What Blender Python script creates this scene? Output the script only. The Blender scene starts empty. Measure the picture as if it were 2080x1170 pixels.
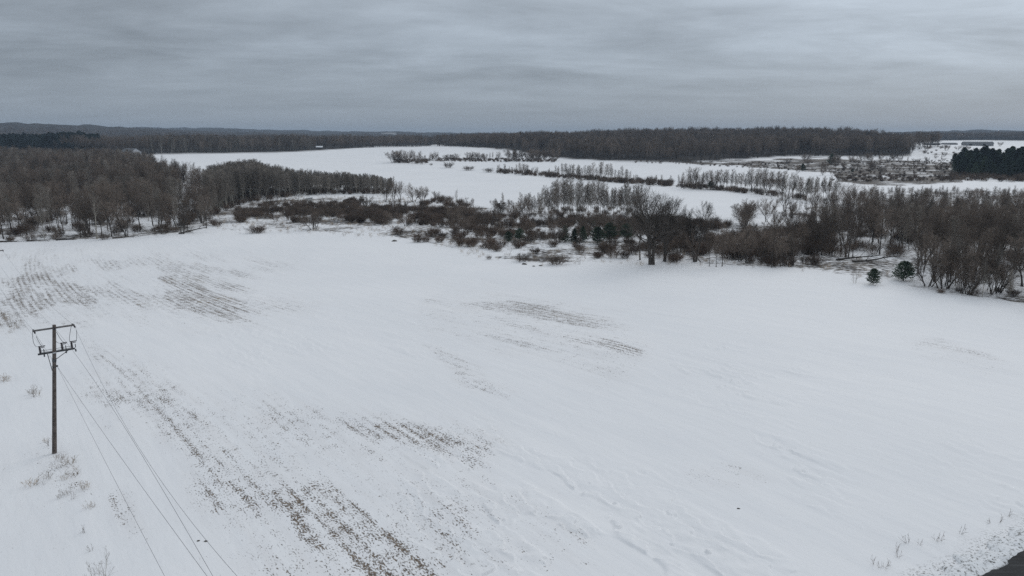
import bpy, math, random
import numpy as np

SC = bpy.context.scene
R_ = math.radians
H = 25.0                      # height of the drone camera above the near field, metres
PITCH = R_(12.4)
F = 1387.0                    # focal length in photograph pixels (2080 wide)
cP, sP = math.cos(PITCH), math.sin(PITCH)

# ------------------------------------------------------------------ camera
cam_d = bpy.data.cameras.new("camera"); cam_d.lens = 24.0; cam_d.sensor_width = 36.0
cam_d.clip_start = 0.5; cam_d.clip_end = 40000
cam = bpy.data.objects.new("camera", cam_d); SC.collection.objects.link(cam)
cam.location = (0, 0, H); cam.rotation_euler = (math.pi/2-PITCH, 0, 0)
SC.camera = cam

# ------------------------------------------------------------------ world, sun, exposure
SUN_EL, SUN_AZ = R_(30), R_(40)          # behind the clouds, to the right of the view
W = bpy.data.worlds.new("World"); SC.world = W; W.use_nodes = True
nt = W.node_tree; nt.nodes.clear(); N = nt.nodes.new; L = nt.links.new
def math_node(nt, op, a, b=None, c=None, clamp=False):
    n = nt.nodes.new('ShaderNodeMath'); n.operation = op; n.use_clamp = clamp
    for i, v in enumerate((a, b, c)):
        if v is None: continue
        if isinstance(v, (int, float)): n.inputs[i].default_value = v
        else: nt.links.new(v, n.inputs[i])
    return n.outputs[0]
sky = N('ShaderNodeTexSky'); sky.sky_type = 'NISHITA'; sky.sun_disc = False
sky.sun_elevation = SUN_EL; sky.sun_rotation = SUN_AZ
tc = N('ShaderNodeTexCoord'); sep = N('ShaderNodeSeparateXYZ'); L(tc.outputs['Generated'], sep.inputs[0])
zc = math_node(nt, 'MAXIMUM', sep.outputs['Z'], 0.0)
inv = math_node(nt, 'ADD', zc, 0.10)
cx = math_node(nt, 'DIVIDE', sep.outputs['X'], inv)
cy = math_node(nt, 'DIVIDE', sep.outputs['Y'], inv)
def cloud_noise(sx, sy, off, detail, rough):
    comb = N('ShaderNodeCombineXYZ')
    L(math_node(nt, 'MULTIPLY', cx, sx), comb.inputs[0]); L(math_node(nt, 'MULTIPLY', cy, sy), comb.inputs[1]); comb.inputs[2].default_value = off
    n = N('ShaderNodeTexNoise'); n.inputs['Scale'].default_value = 1.0
    n.inputs['Detail'].default_value = detail; n.inputs['Roughness'].default_value = rough
    n.inputs['Distortion'].default_value = 0.35
    L(comb.outputs[0], n.inputs['Vector']); return n.outputs['Fac']
n1 = cloud_noise(0.62, 1.0, 3.1, 6, .62)
n2 = cloud_noise(2.0, 2.9, 7.7, 6, .6)
n3 = cloud_noise(0.16, 0.30, 12.4, 3, .5)
mix = math_node(nt, 'ADD', math_node(nt, 'MULTIPLY', n1, .62), math_node(nt, 'ADD', math_node(nt, 'MULTIPLY', n2, .22), math_node(nt, 'MULTIPLY', n3, .45)))
mr = N('ShaderNodeMapRange'); mr.inputs['From Min'].default_value = .46; mr.inputs['From Max'].default_value = .82
mr.inputs['To Min'].default_value = .75; mr.inputs['To Max'].default_value = 1.46; L(mix, mr.inputs['Value'])
fade = N('ShaderNodeMapRange'); fade.inputs['From Min'].default_value = 0.0; fade.inputs['From Max'].default_value = .10; L(zc, fade.inputs['Value'])
streak = N('ShaderNodeMix'); streak.data_type = 'FLOAT'; streak.inputs[2].default_value = 1.0
L(fade.outputs[0], streak.inputs[0]); L(mr.outputs[0], streak.inputs[3])
elev = math_node(nt, 'MULTIPLY_ADD', zc, 1.30, 0.88)        # overcast sky brightens to the zenith
# glow of the hidden sun
dx, dy, dz = math.sin(SUN_AZ)*math.cos(SUN_EL), math.cos(SUN_AZ)*math.cos(SUN_EL), math.sin(SUN_EL)
dot = N('ShaderNodeVectorMath'); dot.operation = 'DOT_PRODUCT'; L(tc.outputs['Generated'], dot.inputs[0]); dot.inputs[1].default_value = (dx, dy, dz)
glow = math_node(nt, 'MULTIPLY', math_node(nt, 'POWER', math_node(nt, 'MAXIMUM', dot.outputs['Value'], 0.0), 12.0), 1.05)
lum = math_node(nt, 'MULTIPLY', math_node(nt, 'ADD', elev, glow), streak.outputs[0])
ccol = N('ShaderNodeVectorMath'); ccol.operation = 'SCALE'; L(lum, ccol.inputs['Scale'])
tint = N('ShaderNodeMix'); tint.data_type = 'RGBA'; tint.inputs[6].default_value = (0.296, 0.340, 0.392, 1); tint.inputs[7].default_value = (0.312, 0.336, 0.363, 1)
L(math_node(nt, 'MULTIPLY', math_node(nt, 'SUBTRACT', zc, 0.12), 2.6, clamp=True), tint.inputs[0]); L(tint.outputs[2], ccol.inputs[0])
skys = N('ShaderNodeVectorMath'); skys.operation = 'SCALE'; L(sky.outputs[0], skys.inputs[0]); skys.inputs['Scale'].default_value = 0.1
mx = N('ShaderNodeMix'); mx.data_type = 'RGBA'; mx.inputs[0].default_value = 0.96
L(skys.outputs[0], mx.inputs[6]); L(ccol.outputs[0], mx.inputs[7])
bg = N('ShaderNodeBackground'); L(mx.outputs[2], bg.inputs[0]); bg.inputs[1].default_value = 1.0
wo = N('ShaderNodeOutputWorld'); L(bg.outputs[0], wo.inputs[0])

sd = bpy.data.lights.new("sun", 'SUN'); sd.energy = 0.7; sd.angle = R_(32); sd.color = (1, .97, .93)
so = bpy.data.objects.new("sun", sd); SC.collection.objects.link(so)
so.rotation_euler = (math.pi/2-SUN_EL, 0, math.pi-SUN_AZ); so.location = (0, 0, 200)

SC.view_settings.view_transform = 'Standard'; SC.view_settings.look = 'None'
SC.view_settings.exposure = 0.0; SC.view_settings.gamma = 1.0
SC.render.engine = 'CYCLES'
SC.cycles.max_bounces = 5; SC.cycles.diffuse_bounces = 3; SC.cycles.glossy_bounces = 1
SC.cycles.transmission_bounces = 1; SC.cycles.volume_bounces = 0; SC.cycles.transparent_max_bounces = 4
SC.cycles.caustics_reflective = False; SC.cycles.caustics_refractive = False
SC.cycles.use_denoising = False

rng = np.random.default_rng(11)

# ------------------------------------------------------------------ noise
def _h(ix, iy, seed):
    n = (ix.astype(np.int64)*374761393 + iy.astype(np.int64)*668265263 + seed*974634777) & 0xffffffff
    n = ((n ^ (n >> 13))*1274126177) & 0xffffffff
    n = n ^ (n >> 16)
    return (n & 0xffff)/65535.0
def vnoise(x, y, seed=0):
    x = np.asarray(x, float); y = np.asarray(y, float)
    ix = np.floor(x); iy = np.floor(y); fx = x-ix; fy = y-iy
    fx = fx*fx*fx*(fx*(fx*6-15)+10); fy = fy*fy*fy*(fy*(fy*6-15)+10)
    a = _h(ix, iy, seed); b = _h(ix+1, iy, seed); c = _h(ix, iy+1, seed); d = _h(ix+1, iy+1, seed)
    return (a*(1-fx)+b*fx)*(1-fy)+(c*(1-fx)+d*fx)*fy
def fbm(x, y, seed=0, o=4):
    s = 0; a = .5; t = 0
    for k in range(o):
        s = s+a*vnoise(x*2**k+17.3*k, y*2**k-9.1*k, seed+k); t += a; a *= .5
    return s/t
def ss(a, b, x):
    t = np.clip((x-a)/(b-a), 0, 1); return t*t*(3-2*t)

# ------------------------------------------------------------------ terrain height
RIDGE_PX = [-3000, -300, 0, 150, 300, 500, 640, 800, 900, 1000, 1300, 1600, 1750, 1900, 2080, 5000]
RIDGE_Z = [52, 60, 64, 60, 58, 50, 42, 36, 28, 24, 26, 24, 24, 33, 36, 40]
HILLS = [(300, 1080, 13.5, 290, 300), (-1560, 2150, 34, 520, 500), (1150, 1750, 9, 520, 520), (-420, 1350, 4, 500, 300),
         (700, 1300, 3.5, 300, 400)]
def Z(x, y):
    x = np.asarray(x, float); y = np.asarray(y, float)
    r = np.hypot(x, y)
    z = 10*ss(320, 1000, r)
    for hx, hy, a, sx, sy in HILLS:
        z = z+a*np.exp(-((x-hx)/sx)**2-((y-hy)/sy)**2)
    px = 1040+F*(x/np.maximum(y, 1.0))/cP
    px = np.where(y < 1, np.where(x > 0, 5000, -3000), px)
    far = np.interp(px, RIDGE_PX, RIDGE_Z)
    z = z+(far-8)*np.exp(-((r-4600)/1100)**2)+18*fbm(x/900, y/900, 5, 3)*ss(1600, 3600, r)
    z = z+(fbm(x/130, y/130, 3, 3)-.5)*2.6*ss(150, 500, r)
    z = z+(fbm(x/34, y/26, 9, 3)-.5)*.9*ss(20, 60, r)*(1-ss(100, 150, r)*.5)
    return z

def ray(px, py):
    u = (np.asarray(px, float)-1040)/F; v = (np.asarray(py, float)-585)/F
    return u, cP-v*sP, -sP-v*cP
def proj(x, y, z):
    dz = z-H; d = y*cP-dz*sP; up = y*sP+dz*cP
    d = np.where(d < .5, .5, d)
    return 1040+F*x/d, 585-F*up/d, d
TS = np.geomspace(22, 7500, 900)
def at(px, py):
    """ground point seen at photograph pixel px, py"""
    a, b, c = [float(v) for v in ray(px, py)]
    X = a*TS; Y = b*TS; zz = H+c*TS; g = zz-Z(X, Y)
    k = np.argmax(g < 0)
    if g[k] >= 0: k = len(TS)-1
    t = TS[k-1]+(TS[k]-TS[k-1])*g[k-1]/(g[k-1]-g[k]) if k > 0 else TS[0]
    x, y = a*t, b*t
    return float(x), float(y), float(Z(x, y))

def sdf(poly, px, py):
    """signed distance in pixels to a polygon, positive inside"""
    poly = np.array(poly, float); inside = np.zeros(px.shape, bool); dm = np.full(px.shape, 1e9)
    for i in range(len(poly)):
        x1, y1 = poly[i]; x2, y2 = poly[(i+1) % len(poly)]
        ex, ey = x2-x1, y2-y1; wx, wy = px-x1, py-y1
        t = np.clip((wx*ex+wy*ey)/(ex*ex+ey*ey+1e-9), 0, 1)
        dm = np.minimum(dm, np.hypot(wx-ex*t, wy-ey*t))
        if y1 != y2:
            inside ^= ((y1 > py) != (y2 > py)) & (px < (x2-x1)*(py-y1)/(y2-y1)+x1)
    return np.where(inside, dm, -dm)

# ------------------------------------------------------------------ materials
def new_mat(name):
    m = bpy.data.materials.new(name); m.use_nodes = True
    b = m.node_tree.nodes['Principled BSDF']; return m, m.node_tree, b
def rgb(c): return (c[0], c[1], c[2], 1)
def mixc(nt, fac, a, b):
    n = nt.nodes.new('ShaderNodeMix'); n.data_type = 'RGBA'
    for s, v in ((0, fac), (6, a), (7, b)):
        if isinstance(v, (tuple, list)): n.inputs[s].default_value = rgb(v)
        elif isinstance(v, (int, float)): n.inputs[s].default_value = v
        else: nt.links.new(v, n.inputs[s])
    return n.outputs[2]
def noise(nt, vec, scale, detail=3, rough=.5):
    n = nt.nodes.new('ShaderNodeTexNoise'); n.inputs['Scale'].default_value = scale
    n.inputs['Detail'].default_value = detail; n.inputs['Roughness'].default_value = rough
    if vec is not None: nt.links.new(vec, n.inputs['Vector'])
    return n.outputs['Fac']
def ramp(nt, v, a, b, lo=0., hi=1.):
    n = nt.nodes.new('ShaderNodeMapRange'); n.inputs['From Min'].default_value = a; n.inputs['From Max'].default_value = b
    n.inputs['To Min'].default_value = lo; n.inputs['To Max'].default_value = hi
    nt.links.new(v, n.inputs['Value']); return n.outputs[0]
def simple_mat(name, c1, c2, scale=3., rough=.85, island=False, coord='Object', metallic=0.):
    m, nt, b = new_mat(name); b.inputs['Roughness'].default_value = rough; b.inputs['Metallic'].default_value = metallic
    tc = nt.nodes.new('ShaderNodeTexCoord')
    f = ramp(nt, noise(nt, tc.outputs[coord], scale, 4), .3, .7)
    col = mixc(nt, f, c1, c2)
    if island:
        oi = nt.nodes.new('ShaderNodeObjectInfo')
        g = ramp(nt, oi.outputs['Random'], 0, 1, .62, 1.65)
        v = nt.nodes.new('ShaderNodeVectorMath'); v.operation = 'SCALE'; nt.links.new(col, v.inputs[0]); nt.links.new(g, v.inputs['Scale']); col = v.outputs[0]
    nt.links.new(col, b.inputs['Base Color']); b.inputs['Specular IOR Level'].default_value = .15
    return m
M = {}
M['bark'] = simple_mat('dark_bark', (.055, .048, .042), (.10, .088, .078), 5, island=True)
M['twig'] = simple_mat('grey_twigs', (.122, .097, .081), (.182, .150, .124), .5, island=True)
M['aspen_bark'] = simple_mat('pale_bark', (.20, .19, .165), (.33, .31, .27), 3, island=True)
M['aspen_twig'] = simple_mat('pale_twigs', (.15, .135, .118), (.23, .205, .18), .5, island=True)
M['snag_bark'] = simple_mat('cream_bark', (.26, .24, .21), (.36, .335, .29), 3)
M['red_twig'] = simple_mat('reddish_twigs', (.085, .062, .050), (.14, .105, .083), .6, island=True)
M['brush'] = simple_mat('brush_twigs', (.092, .071, .058), (.165, .130, .104), .6, island=True)
M['tan_twig'] = simple_mat('tan_stems', (.24, .185, .13), (.36, .29, .21), .8, island=True)
M['needle'] = simple_mat('spruce_needles', (.034, .052, .036), (.08, .11, .075), 1.2, island=True)
M['pine_needle'] = simple_mat('pine_needles', (.018, .032, .028), (.034, .052, .042), 1.2, island=True)

# ------------------------------------------------------------------ mesh helpers
def mesh_np(name, v, f, mat, smooth=False):
    v = np.asarray(v, np.float32); f = np.asarray(f, np.int32); k = f.shape[1]
    me = bpy.data.meshes.new(name); me.vertices.add(len(v)); me.vertices.foreach_set('co', v.ravel())
    me.loops.add(f.size); me.loops.foreach_set('vertex_index', f.ravel())
    me.polygons.add(len(f)); me.polygons.foreach_set('loop_start', np.arange(0, f.size, k, dtype=np.int32))
    me.polygons.foreach_set('loop_total', np.full(len(f), k, np.int32))
    if smooth: me.polygons.foreach_set('use_smooth', np.ones(len(f), bool))
    me.update(calc_edges=True); me.validate()
    if mat is not None: me.materials.append(mat)
    return me
def tag(o, label=None, cat=None, group=None, kind=None):
    if label: o['label'] = label
    if cat: o['category'] = cat
    if group: o['group'] = group
    if kind: o['kind'] = kind
    return o
def link(name, me, parent=None, loc=None):
    o = bpy.data.objects.new(name, me); SC.collection.objects.link(o)
    if parent is not None: o.parent = parent
    if loc is not None: o.location = loc
    return o
def empty(name, loc, rz=0, s=1):
    o = bpy.data.objects.new(name, None); SC.collection.objects.link(o); o.location = loc; o.rotation_euler = (0, 0, rz); o.scale = (s, s, s)
    o.empty_display_size = .3
    return o

# ------------------------------------------------------------------ ground sheet
rowd = np.array([.62, -.785]); rowd /= np.linalg.norm(rowd)     # direction of the old maize rows
def rowcoords(x, y):
    al = x*rowd[0]+y*rowd[1]
    ac = x*(-rowd[1])+y*rowd[0]
    ac = ac+.5*.0085*np.clip(y-50, 0, 120)**2*ss(-130, 0, x)
    return al, ac
STUB = [  # polygon in photograph pixels, strength, softness
    ([(-200, 505), (150, 500), (620, 525), (560, 560), (480, 600), (640, 620), (590, 650), (430, 668), (250, 655), (150, 668), (-200, 645)], .50, 45),
    ([(10, 560), (150, 560), (180, 610), (60, 630), (0, 600)], .40, 20),
    ([(330, 560), (520, 590), (500, 640), (350, 640)], .30, 30),
    ([(180, 690), (300, 715), (340, 750), (240, 760), (180, 730)], .40, 25),
    ([(150, 765), (340, 765), (620, 835), (960, 858), (1020, 900), (980, 985), (900, 1200), (500, 1200), (400, 1010), (340, 900), (210, 850)], .54, 70),
    ([(330, 790), (420, 800), (560, 900), (700, 1040), (770, 1170), (690, 1170), (560, 1020), (400, 900)], .08, 45),
    ([(460, 850), (520, 860), (600, 950), (580, 980), (520, 930)], .22, 20),
    ([(560, 1000), (600, 1005), (690, 1110), (655, 1125), (600, 1060)], .62, 14),
    ([(640, 845), (860, 845), (965, 888), (900, 915), (720, 885)], .16, 30),
    ([(780, 1000), (1150, 1000), (1250, 1180), (760, 1180)], .20, 45),
    ([(205, 990), (265, 990), (330, 1140), (250, 1100)], .40, 26),
    ([(360, 1050), (400, 1060), (480, 1180), (420, 1180)], .40, 15),
    ([(870, 588), (990, 588), (1240, 645), (1320, 700), (1250, 790), (1150, 740), (960, 690), (850, 655)], .60, 48),
    ([(940, 588), (1000, 590), (1250, 650), (1180, 655)], .16, 12),
    ([(850, 700), (900, 710), (1070, 795), (1040, 810), (930, 780)], .46, 12),
    ([(1845, 690), (1900, 685), (2060, 745), (2000, 760), (1900, 730)], .44, 16),
    ([(1385, 965), (1500, 945), (1590, 975), (1440, 1000)], .33, 18),
    ([(850, 1040), (1000, 990), (1200, 1110), (1130, 1170), (900, 1150)], .32, 40),
    ([(-200, 900), (60, 900), (150, 1000), (120, 1200), (-200, 1200)], .18, 30),
    ([(-200, 640), (30, 640), (60, 700), (-200, 760)], .34, 16),
    ([(60, 900), (110, 880), (160, 940), (190, 1010), (120, 1000)], .34, 25),
]
WET = [
    ([(-300, 500), (0, 491), (250, 486), (440, 474), (600, 472), (800, 482), (900, 504), (1000, 527), (1100, 537), (1400, 537), (1600, 543), (1750, 566), (1870, 588),
      (1950, 604), (2080, 620), (2400, 680), (2400, 385), (2080, 385), (1900, 380), (1780, 385), (1690, 405), (1600, 432), (1500, 440), (1290, 436), (1040, 420), (940, 412),
      (800, 402), (640, 394), (540, 394), (400, 380), (330, 352), (230, 325), (-300, 330)], .55),
    ([(1290, 326), (1500, 324), (1600, 318), (1850, 322), (1950, 330), (1960, 372), (1780, 380), (1700, 372), (1690, 352), (1400, 336), (1280, 330)], .72),
    ([(1010, 347), (1290, 368), (1500, 384), (1640, 402), (1640, 410), (1480, 390), (1290, 376), (1010, 355)], .55),
    ([(800, 322), (1130, 322), (1130, 331), (800, 332)], .45),
    ([(1860, 284), (1945, 287), (1945, 297), (1860, 300)], .35),
    ([(1860, 300), (2090, 315), (2090, 335), (1860, 330)], .45),
]
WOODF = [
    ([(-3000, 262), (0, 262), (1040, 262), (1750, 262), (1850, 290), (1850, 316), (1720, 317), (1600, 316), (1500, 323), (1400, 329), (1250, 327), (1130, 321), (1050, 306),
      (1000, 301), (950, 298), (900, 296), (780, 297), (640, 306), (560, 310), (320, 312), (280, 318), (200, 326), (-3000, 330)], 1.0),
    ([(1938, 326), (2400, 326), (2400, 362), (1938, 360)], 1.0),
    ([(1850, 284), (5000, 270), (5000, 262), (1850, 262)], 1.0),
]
SNOWF = [([(775, 279.5), (805, 279), (806, 281), (775, 281)], 1.0), ([(875, 294), (903, 291), (903, 298), (875, 298)], 1.0), ([(1720, 278), (1800, 278), (1800, 281), (1720, 281)], 1.0)]
ROAD_A = np.array(at(1990, 1172)[:2]); ROAD_B = np.array(at(2080, 1127)[:2])
rdir = (ROAD_B-ROAD_A)/np.linalg.norm(ROAD_B-ROAD_A); rnor = np.array([rdir[1], -rdir[0]])   # towards the camera side
def roadco(x, y):
    return (x-ROAD_A[0])*rdir[0]+(y-ROAD_A[1])*rdir[1], (x-ROAD_A[0])*rnor[0]+(y-ROAD_A[1])*rnor[1]

def build_ground():
    pys = np.arange(1330, 286, -1.7)
    a, b, c = ray(1040, pys); rr = H*b/(-c)
    rr = np.concatenate([[3, 6, 9, 12, 15, 18, 21, 24], rr[rr > 25.5], np.geomspace(rr.max()*1.03, 7600, 34)])
    fine = np.arange(-46, 46, .095); coarse = np.arange(46, 314, 3.0)
    th = np.radians(np.concatenate([fine, coarse])); n = len(th); m = len(rr)
    RR, TT = np.meshgrid(rr, th, indexing='ij')
    x = (RR*np.sin(TT)).ravel(); y = (RR*np.cos(TT)).ravel(); r = np.hypot(x, y)
    z = Z(x, y)
    px, py, d = proj(x, y, z)
    behind = y < 2
    al, ac = rowcoords(x, y)
    # wind-carved snow drifts: real relief with sharp lee edges
    near = (r < 260)
    drift = np.zeros_like(x)
    xx, yy = x[near], y[near]; aln, acn = al[near], ac[near]
    warp = fbm(xx/9, yy/9, 21, 4)*3.2+fbm(xx/1.4, yy/1.4, 25, 3)*1.5
    ph = acn/1.75+warp*1.0+aln/40; fr = ph-np.floor(ph)
    saw = np.where(fr < .93, fr/.93, (1-fr)/.07)
    reg = fbm(xx/16+3, yy/16, 31, 3)
    pxn, pyn = px[near], py[near]
    core = ss(-90, 60, sdf([(860, 930), (1020, 900), (1240, 990), (1500, 1080), (1620, 1200), (980, 1200), (860, 1060)], pxn, pyn))
    mid = ss(-60, 40, sdf([(1330, 640), (1600, 690), (1800, 850), (1600, 860), (1350, 760)], pxn, pyn))
    rgt = ss(-60, 40, sdf([(1560, 900), (2080, 880), (2200, 1010), (1900, 1090), (1560, 1000)], pxn, pyn))
    lft = ss(-60, 40, sdf([(560, 600), (860, 640), (860, 800), (520, 760), (400, 700)], pxn, pyn))
    amp = .15*core+.14*mid*ss(.42, .6, reg)+.13*rgt*ss(.42, .6, reg)+.07*lft*ss(.45, .6, reg)+.012
    amp = amp*ss(.46, .60, fbm(aln/5, acn/2.2, 41, 3))
    drift[near] = saw*amp+(fbm(acn/2.2, aln/7, 51, 3)-.5)*.08
    # berm line beside the pole and low verge
    z = z+drift
    bx, by, _ = at(70, 980); 
    stub = np.zeros_like(x)
    okf = (r < 330) & (~behind)
    j = (fbm(x[okf]/7, y[okf]/7, 61, 4)-.5)*2
    jx = px[okf]+j*30; jy = py[okf]+(fbm(x[okf]/6, y[okf]/6, 66, 4)-.5)*34*np.clip((py[okf]-440)/400, .1, 1)
    s = np.zeros(okf.sum())
    for poly, st, soft in STUB:
        soft2 = soft
        s = s+st*ss(-soft2*.8, soft2*.7, sdf(poly, jx, jy))
    patch = fbm(al[okf]/13, ac[okf]/4.2, 77, 3)
    s = s*(.62+.75*ss(.36, .66, patch))*1.45
    stub[okf] = np.clip(s, 0, 1.25)
    wet = np.zeros_like(x); wf = np.zeros_like(x)
    pxc = np.clip(px, -290, 2390); jit = (fbm(x/20, y/20, 81, 3)-.5)*8
    vis = (~behind) & (r > 90)
    for poly, st in WET:
        wet[vis] = np.maximum(wet[vis], st*ss(-3, 5, sdf(poly, pxc[vis], py[vis]+jit[vis])))
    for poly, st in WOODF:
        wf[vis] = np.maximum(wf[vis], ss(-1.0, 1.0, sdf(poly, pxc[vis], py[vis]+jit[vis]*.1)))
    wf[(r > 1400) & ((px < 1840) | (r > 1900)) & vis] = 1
    for poly, st in SNOWF:
        wf[vis] = wf[vis]*(1-ss(-.5, .8, sdf(poly, pxc[vis], py[vis])))
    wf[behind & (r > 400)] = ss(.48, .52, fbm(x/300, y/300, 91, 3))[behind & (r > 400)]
    # canopy relief of the far wooded hills
    farr = (r > 2300)
    z[farr] += (wf[farr])*(12+14*fbm(x[farr]/60, y[farr]/60, 97, 3))
    ra, rb = roadco(x, y)
    idx = np.arange(m*n).reshape(m, n)
    A = idx[:-1]; B = idx[1:]
    f = np.stack([A, np.roll(A, -1, 1), np.roll(B, -1, 1), B], -1).reshape(-1, 4)[:, ::-1]
    me = mesh_np('ground', np.stack([x, y, z], 1), f, M['ground'], True)
    for nm, arr in (('stub', stub), ('wet', wet), ('woodf', wf), ('verge', ss(-2.8, -1.3, rb+fbm(x/1.5, y/1.5, 99, 3)*1.2-.6)*(np.abs(rb) < 12))):
        at_ = me.attributes.new(nm, 'FLOAT', 'POINT'); at_.data.foreach_set('value', arr.astype(np.float32))
    at_ = me.attributes.new('rowc', 'FLOAT_VECTOR', 'POINT'); at_.data.foreach_set('vector', np.stack([al, ac, np.zeros_like(al)], 1).astype(np.float32).ravel())
    o = link('ground', me); tag(o, kind='structure'); return o

def ground_mat():
    m, nt, b = new_mat('snowy_ground')
    def attr(n, out='Fac'):
        a = nt.nodes.new('ShaderNodeAttribute'); a.attribute_name = n; return a.outputs[out]
    tc = nt.nodes.new('ShaderNodeTexCoord'); P = tc.outputs['Object']
    rowv = attr('rowc', 'Vector')
    sc = nt.nodes.new('ShaderNodeVectorMath'); sc.operation = 'MULTIPLY'; nt.links.new(rowv, sc.inputs[0]); sc.inputs[1].default_value = (3.0, 5.6, 1)
    sc2 = nt.nodes.new('ShaderNodeVectorMath'); sc2.operation = 'MULTIPLY'; nt.links.new(rowv, sc2.inputs[0]); sc2.inputs[1].default_value = (.35, 2.2, 1)
    clod = noise(nt, sc.outputs[0], 1.45, 2.5, .62)
    clod = math_node(nt, 'MULTIPLY_ADD', math_node(nt, 'SUBTRACT', noise(nt, rowv, .9, 3, .6), .5), .45, clod)
    sepr = nt.nodes.new('ShaderNodeSeparateXYZ'); nt.links.new(rowv, sepr.inputs[0])
    rown = math_node(nt, 'SINE', math_node(nt, 'MULTIPLY', sepr.outputs['Y'], 2*math.pi/.95))
    st = attr('stub')
    sc5 = nt.nodes.new('ShaderNodeVectorMath'); sc5.operation = 'MULTIPLY'; nt.links.new(rowv, sc5.inputs[0]); sc5.inputs[1].default_value = (.11, 1.25, 1)
    stk = ramp(nt, noise(nt, sc5.outputs[0], 1., 4, .62), .36, .66, .66, 1.15)
    st = math_node(nt, 'MULTIPLY', st, stk)
    dens = math_node(nt, 'MULTIPLY', st, math_node(nt, 'MULTIPLY_ADD', rown, .10, .66))
    thr = math_node(nt, 'MULTIPLY_ADD', dens, -.345, .752)
    mk = math_node(nt, 'MULTIPLY', math_node(nt, 'SUBTRACT', clod, thr), 9.0, clamp=True)
    gate = ramp(nt, st, .02, .12)
    mk = math_node(nt, 'MULTIPLY', mk, gate, clamp=True)
    # snow
    big = noise(nt, P, .035, 3)
    snow = mixc(nt, ramp(nt, big, .35, .65), (.76, .765, .775), (.80, .80, .805))
    crust = ramp(nt, noise(nt, sc2.outputs[0], .28, 6, .62), .40, .66)
    snow = mixc(nt, math_node(nt, 'MULTIPLY', crust, .34), snow, (.70, .712, .735))
    # partly drifted stubble: thin snow lets a greyer tone through
    thin = math_node(nt, 'MULTIPLY', ramp(nt, noise(nt, sc2.outputs[0], .5, 4, .6), .4, .75), math_node(nt, 'MINIMUM', st, .6), clamp=True)
    snow = mixc(nt, math_node(nt, 'MULTIPLY', thin, .35), snow, (.50, .46, .44))
    soilc = mixc(nt, ramp(nt, noise(nt, P, 5., 3), .42, .6), (.098, .076, .060), (.23, .18, .135))
    tan = ramp(nt, noise(nt, P, .12, 2), .55, .68)
    soilc = mixc(nt, math_node(nt, 'MULTIPLY', tan, ramp(nt, noise(nt, P, 2.2, 3), .4, .6)), soilc, (.30, .24, .16))
    col = mixc(nt, mk, snow, soilc)
    # wetland: snow showing between dead grass
    w = attr('wet')
    g1 = noise(nt, P, .055, 5, .6); g2 = noise(nt, P, .9, 3, .6)
    gs = math_node(nt, 'MULTIPLY_ADD', g2, .45, math_node(nt, 'MULTIPLY', g1, .75))
    wm = math_node(nt, 'MULTIPLY', math_node(nt, 'ADD', math_node(nt, 'SUBTRACT', gs, .92), math_node(nt, 'MULTIPLY', w, .62)), 9., clamp=True)
    wm = math_node(nt, 'MULTIPLY', wm, ramp(nt, w, .02, .12))
    grassc = mixc(nt, ramp(nt, noise(nt, P, .25, 3), .4, .6), (.055, .049, .046), (.13, .11, .09))
    col = mixc(nt, wm, col, grassc)
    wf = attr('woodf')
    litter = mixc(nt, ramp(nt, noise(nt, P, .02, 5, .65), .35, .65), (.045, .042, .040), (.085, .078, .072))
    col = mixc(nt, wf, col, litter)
    ve = attr('verge')
    vm = math_node(nt, 'MULTIPLY', ramp(nt, noise(nt, P, 6.5, 4, .65), .53, .60), ve, clamp=True)
    col = mixc(nt, vm, col, (.17, .165, .155))
    nt.links.new(col, b.inputs['Base Color'])
    b.inputs['Roughness'].default_value = .75; nt.links.new(math_node(nt, 'MULTIPLY', math_node(nt, 'SUBTRACT', 1.0, math_node(nt, 'MAXIMUM', wf, w)), .30), b.inputs['Specular IOR Level'])
    bump = nt.nodes.new('ShaderNodeBump'); bump.inputs['Strength'].default_value = .6; bump.inputs['Distance'].default_value = .12
    sc3 = nt.nodes.new('ShaderNodeVectorMath'); sc3.operation = 'MULTIPLY'; nt.links.new(rowv, sc3.inputs[0]); sc3.inputs[1].default_value = (.25, 1.1, 1)
    hh = math_node(nt, 'ADD', noise(nt, sc3.outputs[0], 1., 5, .6), math_node(nt, 'MULTIPLY', mk, .8))
    nt.links.new(hh, bump.inputs['Height']); nt.links.new(bump.outputs[0], b.inputs['Normal'])
    return m
M['ground'] = ground_mat()
ground = build_ground()

def bm_box(verts, faces, cx, cy, cz, sx, sy, sz, rot=0):
    k = len(verts); c, s = math.cos(rot), math.sin(rot)
    for dz in (0, 1):
        for dx_, dy_ in ((-.5, -.5), (.5, -.5), (.5, .5), (-.5, .5)):
            X, Y = dx_*sx, dy_*sy
            verts.append((cx+X*c-Y*s, cy+X*s+Y*c, cz+dz*sz))
    faces += [(k, k+3, k+2, k+1), (k+4, k+5, k+6, k+7)]+[(k+i, k+(i+1) % 4, k+4+(i+1) % 4, k+4+i) for i in range(4)]

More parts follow.
